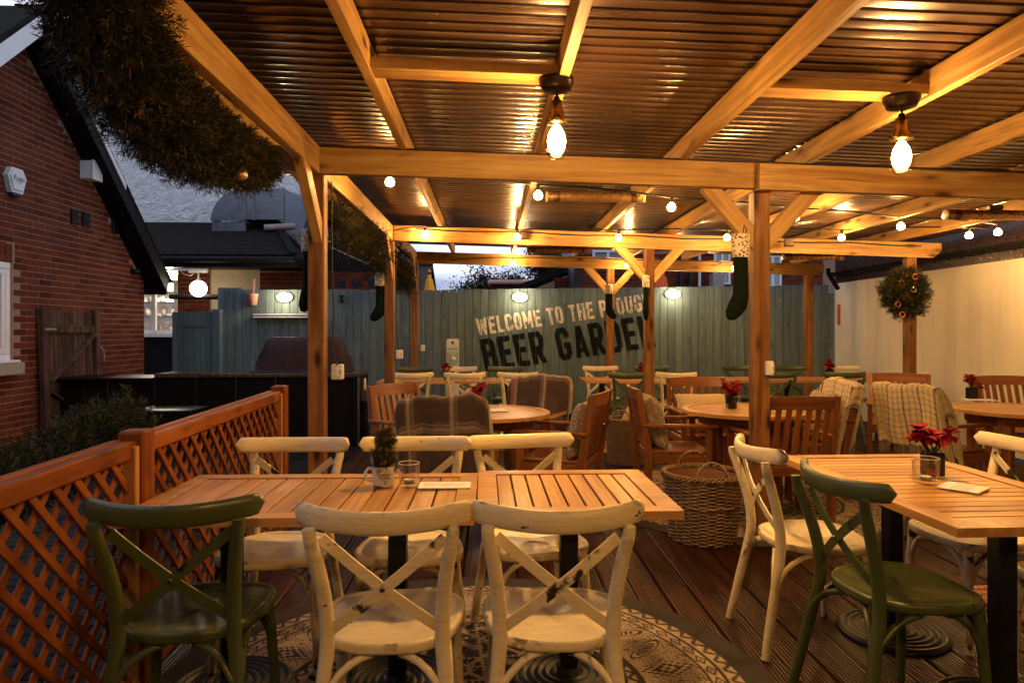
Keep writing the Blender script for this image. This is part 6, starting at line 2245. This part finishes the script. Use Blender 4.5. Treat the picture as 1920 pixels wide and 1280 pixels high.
def poinsettia(x, y, z, label, s=1.0, seed=1, pot=True):
    r = random.Random(seed)
    t = thing('poinsettia', label, 'flowers', x, y, z, 0, 'red flowers in dark pots')
    MB().box((0, 0, .045 * s), (.062 * s, .062 * s, .09 * s), None, .004).build('pot', M['darkglass'], t)
    mb = MB(); lf = MB()
    for c in range(6):
        cx, cy, cz = (r.uniform(-.045, .045) * s, r.uniform(-.045, .045) * s, (.128 + r.uniform(-.025, .045)) * s)
        lf.tube([(0, 0, .07 * s), (cx, cy, cz)], .003, 5)
        for k in range(11):
            a = 2 * PI * k / 11 + r.uniform(-.3, .3); L = r.uniform(.036, .060) * s; w = L * .42; el = r.uniform(-.8, 1.0)
            d = Vector((math.cos(a) * math.cos(el), math.sin(a) * math.cos(el), math.sin(el))); n_ = Vector((-math.sin(a), math.cos(a), 0))
            o = Vector((cx, cy, cz)); dn = Vector((0, 0, -.008 * s))
            mb.add([o, o + d * L * .5 + n_ * w - dn * .3, o + d * L + dn, o + d * L * .5 - n_ * w - dn * .3, o + d * L * .55 + dn * -.8], [(0, 1, 4), (1, 2, 4), (2, 3, 4), (3, 0, 4)], 0, True)
    for k in range(9):
        a = 2 * PI * k / 9; L = .05 * s
        o = Vector((0, 0, .092 * s)); d = Vector((math.cos(a), math.sin(a), r.uniform(-.2, .3))); n_ = Vector((-math.sin(a), math.cos(a), 0))
        lf.add([o, o + d * L * .5 + n_ * .012, o + d * L, o + d * L * .5 - n_ * .012], [(0, 1, 2, 3)])
    mb.build('petals', M['petal'], t); lf.build('leaves', M['leaf'], t)
    return t
p = PZ(1750, 893, .74); poinsettia(p.x + .01, p.y + .02, .7415, 'red flowers in a dark pot on the front right table', 1.12, 1)
p = PZ(1371, 765, .74); poinsettia(p.x, p.y, .7415, 'red flowers in a dark square pot on the middle round table', 1.15, 2)
p = PZ(1822, 748, .74); poinsettia(p.x, p.y, .7415, 'red flowers in a dark pot on the right round table', 1.15, 3)
p = PZ(895, 762, .74); poinsettia(p.x, p.y, .7415, 'red flowers on the left round table behind the plaid blanket', 1.1, 4)
poinsettia(PD(838, 700, 8.8).x, 8.78, .7415, 'red flowers on the back left table', 1.1, 5)
poinsettia(PD(1208, 700, 8.8).x, 8.78, .7415, 'red flowers on the back table beside the second middle post', 1.1, 6)
poinsettia(PD(1562, 700, 8.8).x, 8.75, .7415, 'dark red flowers on the far right corner table', 1.3, 7)

# ================================================================== wicker baskets
def basket(x, y, r0, r1, h, label, oval=1.0, rz=0.0, band=True):
    t = thing('wicker_basket', label, 'basket', x, y, 0, rz, 'round wicker log baskets')
    rows = int(h / .0115); ns = 26; npt = ns * 5
    g = MB()
    for k in range(rows):
        z = .012 + k * (h - .02) / rows
        f = k / rows
        r = r0 + (r1 - r0) * f ** .8
        if band and abs(f - .58) < .01: r += .006
        pts = []
        for q in range(npt):
            a = 2 * PI * q / npt
            rr = r + .0055 * math.cos(ns * a / 1.0 * .5 + (PI if k % 2 else 0)) + rnd.uniform(-.0012, .0012)
            pts.append((rr * math.cos(a) * oval, rr * math.sin(a), z + rnd.uniform(-.0012, .0012)))
        g.tube(pts, .0058 + (.002 if band and abs(f - .58) < .02 else 0), 5, closed=True)
    g.build('weave', M['wicker'], t, None, 'stuff')
    st_ = MB()
    for q in range(ns):
        a = 2 * PI * (q + .5) / ns
        st_.tube([((r0 + (r1 - r0) * f) * math.cos(a) * oval, (r0 + (r1 - r0) * f) * math.sin(a), h * f) for f in (0, .5, 1)], .005, 5)
    st_.build('stakes', M['wicker'], t, None, 'stuff')
    MB().lathe([(0, .03), (r0 - .012, .03), (r1 - .014, h - .01)], 36).build('lining', M['lining'], t, Matrix.Scale(oval, 4, (1, 0, 0)))
    rm = MB()
    for ph in range(3):
        pts = []
        for q in range(150):
            a = 2 * PI * q / 150; w = ns * .62 * a + ph * 2 * PI / 3
            pts.append(((r1 + .006 + .014 * math.cos(w)) * math.cos(a) * oval, (r1 + .006 + .014 * math.cos(w)) * math.sin(a), h + .006 + .013 * math.sin(w)))
        rm.tube(pts, .0062, 5, closed=True)
    rm.build('braided_rim', M['wicker'], t)
    for s in (-1, 1):
        hd = MB()
        for ph in range(2):
            pts = []
            for q in range(30):
                a = PI * q / 29; tw = 9 * a + ph * PI
                cx = math.cos(a) * .095; cz = math.sin(a) * .105
                pts.append((cx + .007 * math.cos(tw), s * (r1 + .002) + .007 * math.sin(tw) * 1.0 - s * .035 * math.sin(a), h + .005 + cz))
            hd.tube(pts, .0068, 5)
        hd.build('handle', M['wicker'], t, Matrix.Rotation(R(-62), 4, 'Z'))
    return t
basket(1.385, 4.43, .205, .245, .425, 'large empty wicker log basket on the deck in front of the nearest middle post', 1.0, R(60))
basket(1.395, 6.98, .185, .205, .45, 'wicker basket with a rolled cushion behind the second armchair', 1.0, R(35), False)
hs = thing('rolled_hessian', 'rolled beige hessian cushion stuffed in the far wicker basket', 'cushion', 1.45, 6.98, .40, R(20))
MB().lathe([(0, -.14), (.075, -.13), (.095, -.05), (.095, .06), (.075, .15), (0, .17)], 18).build('roll', M['hessian'], hs, Matrix.Translation((0, 0, .05)) @ Matrix.Rotation(R(28), 4, 'Y'))
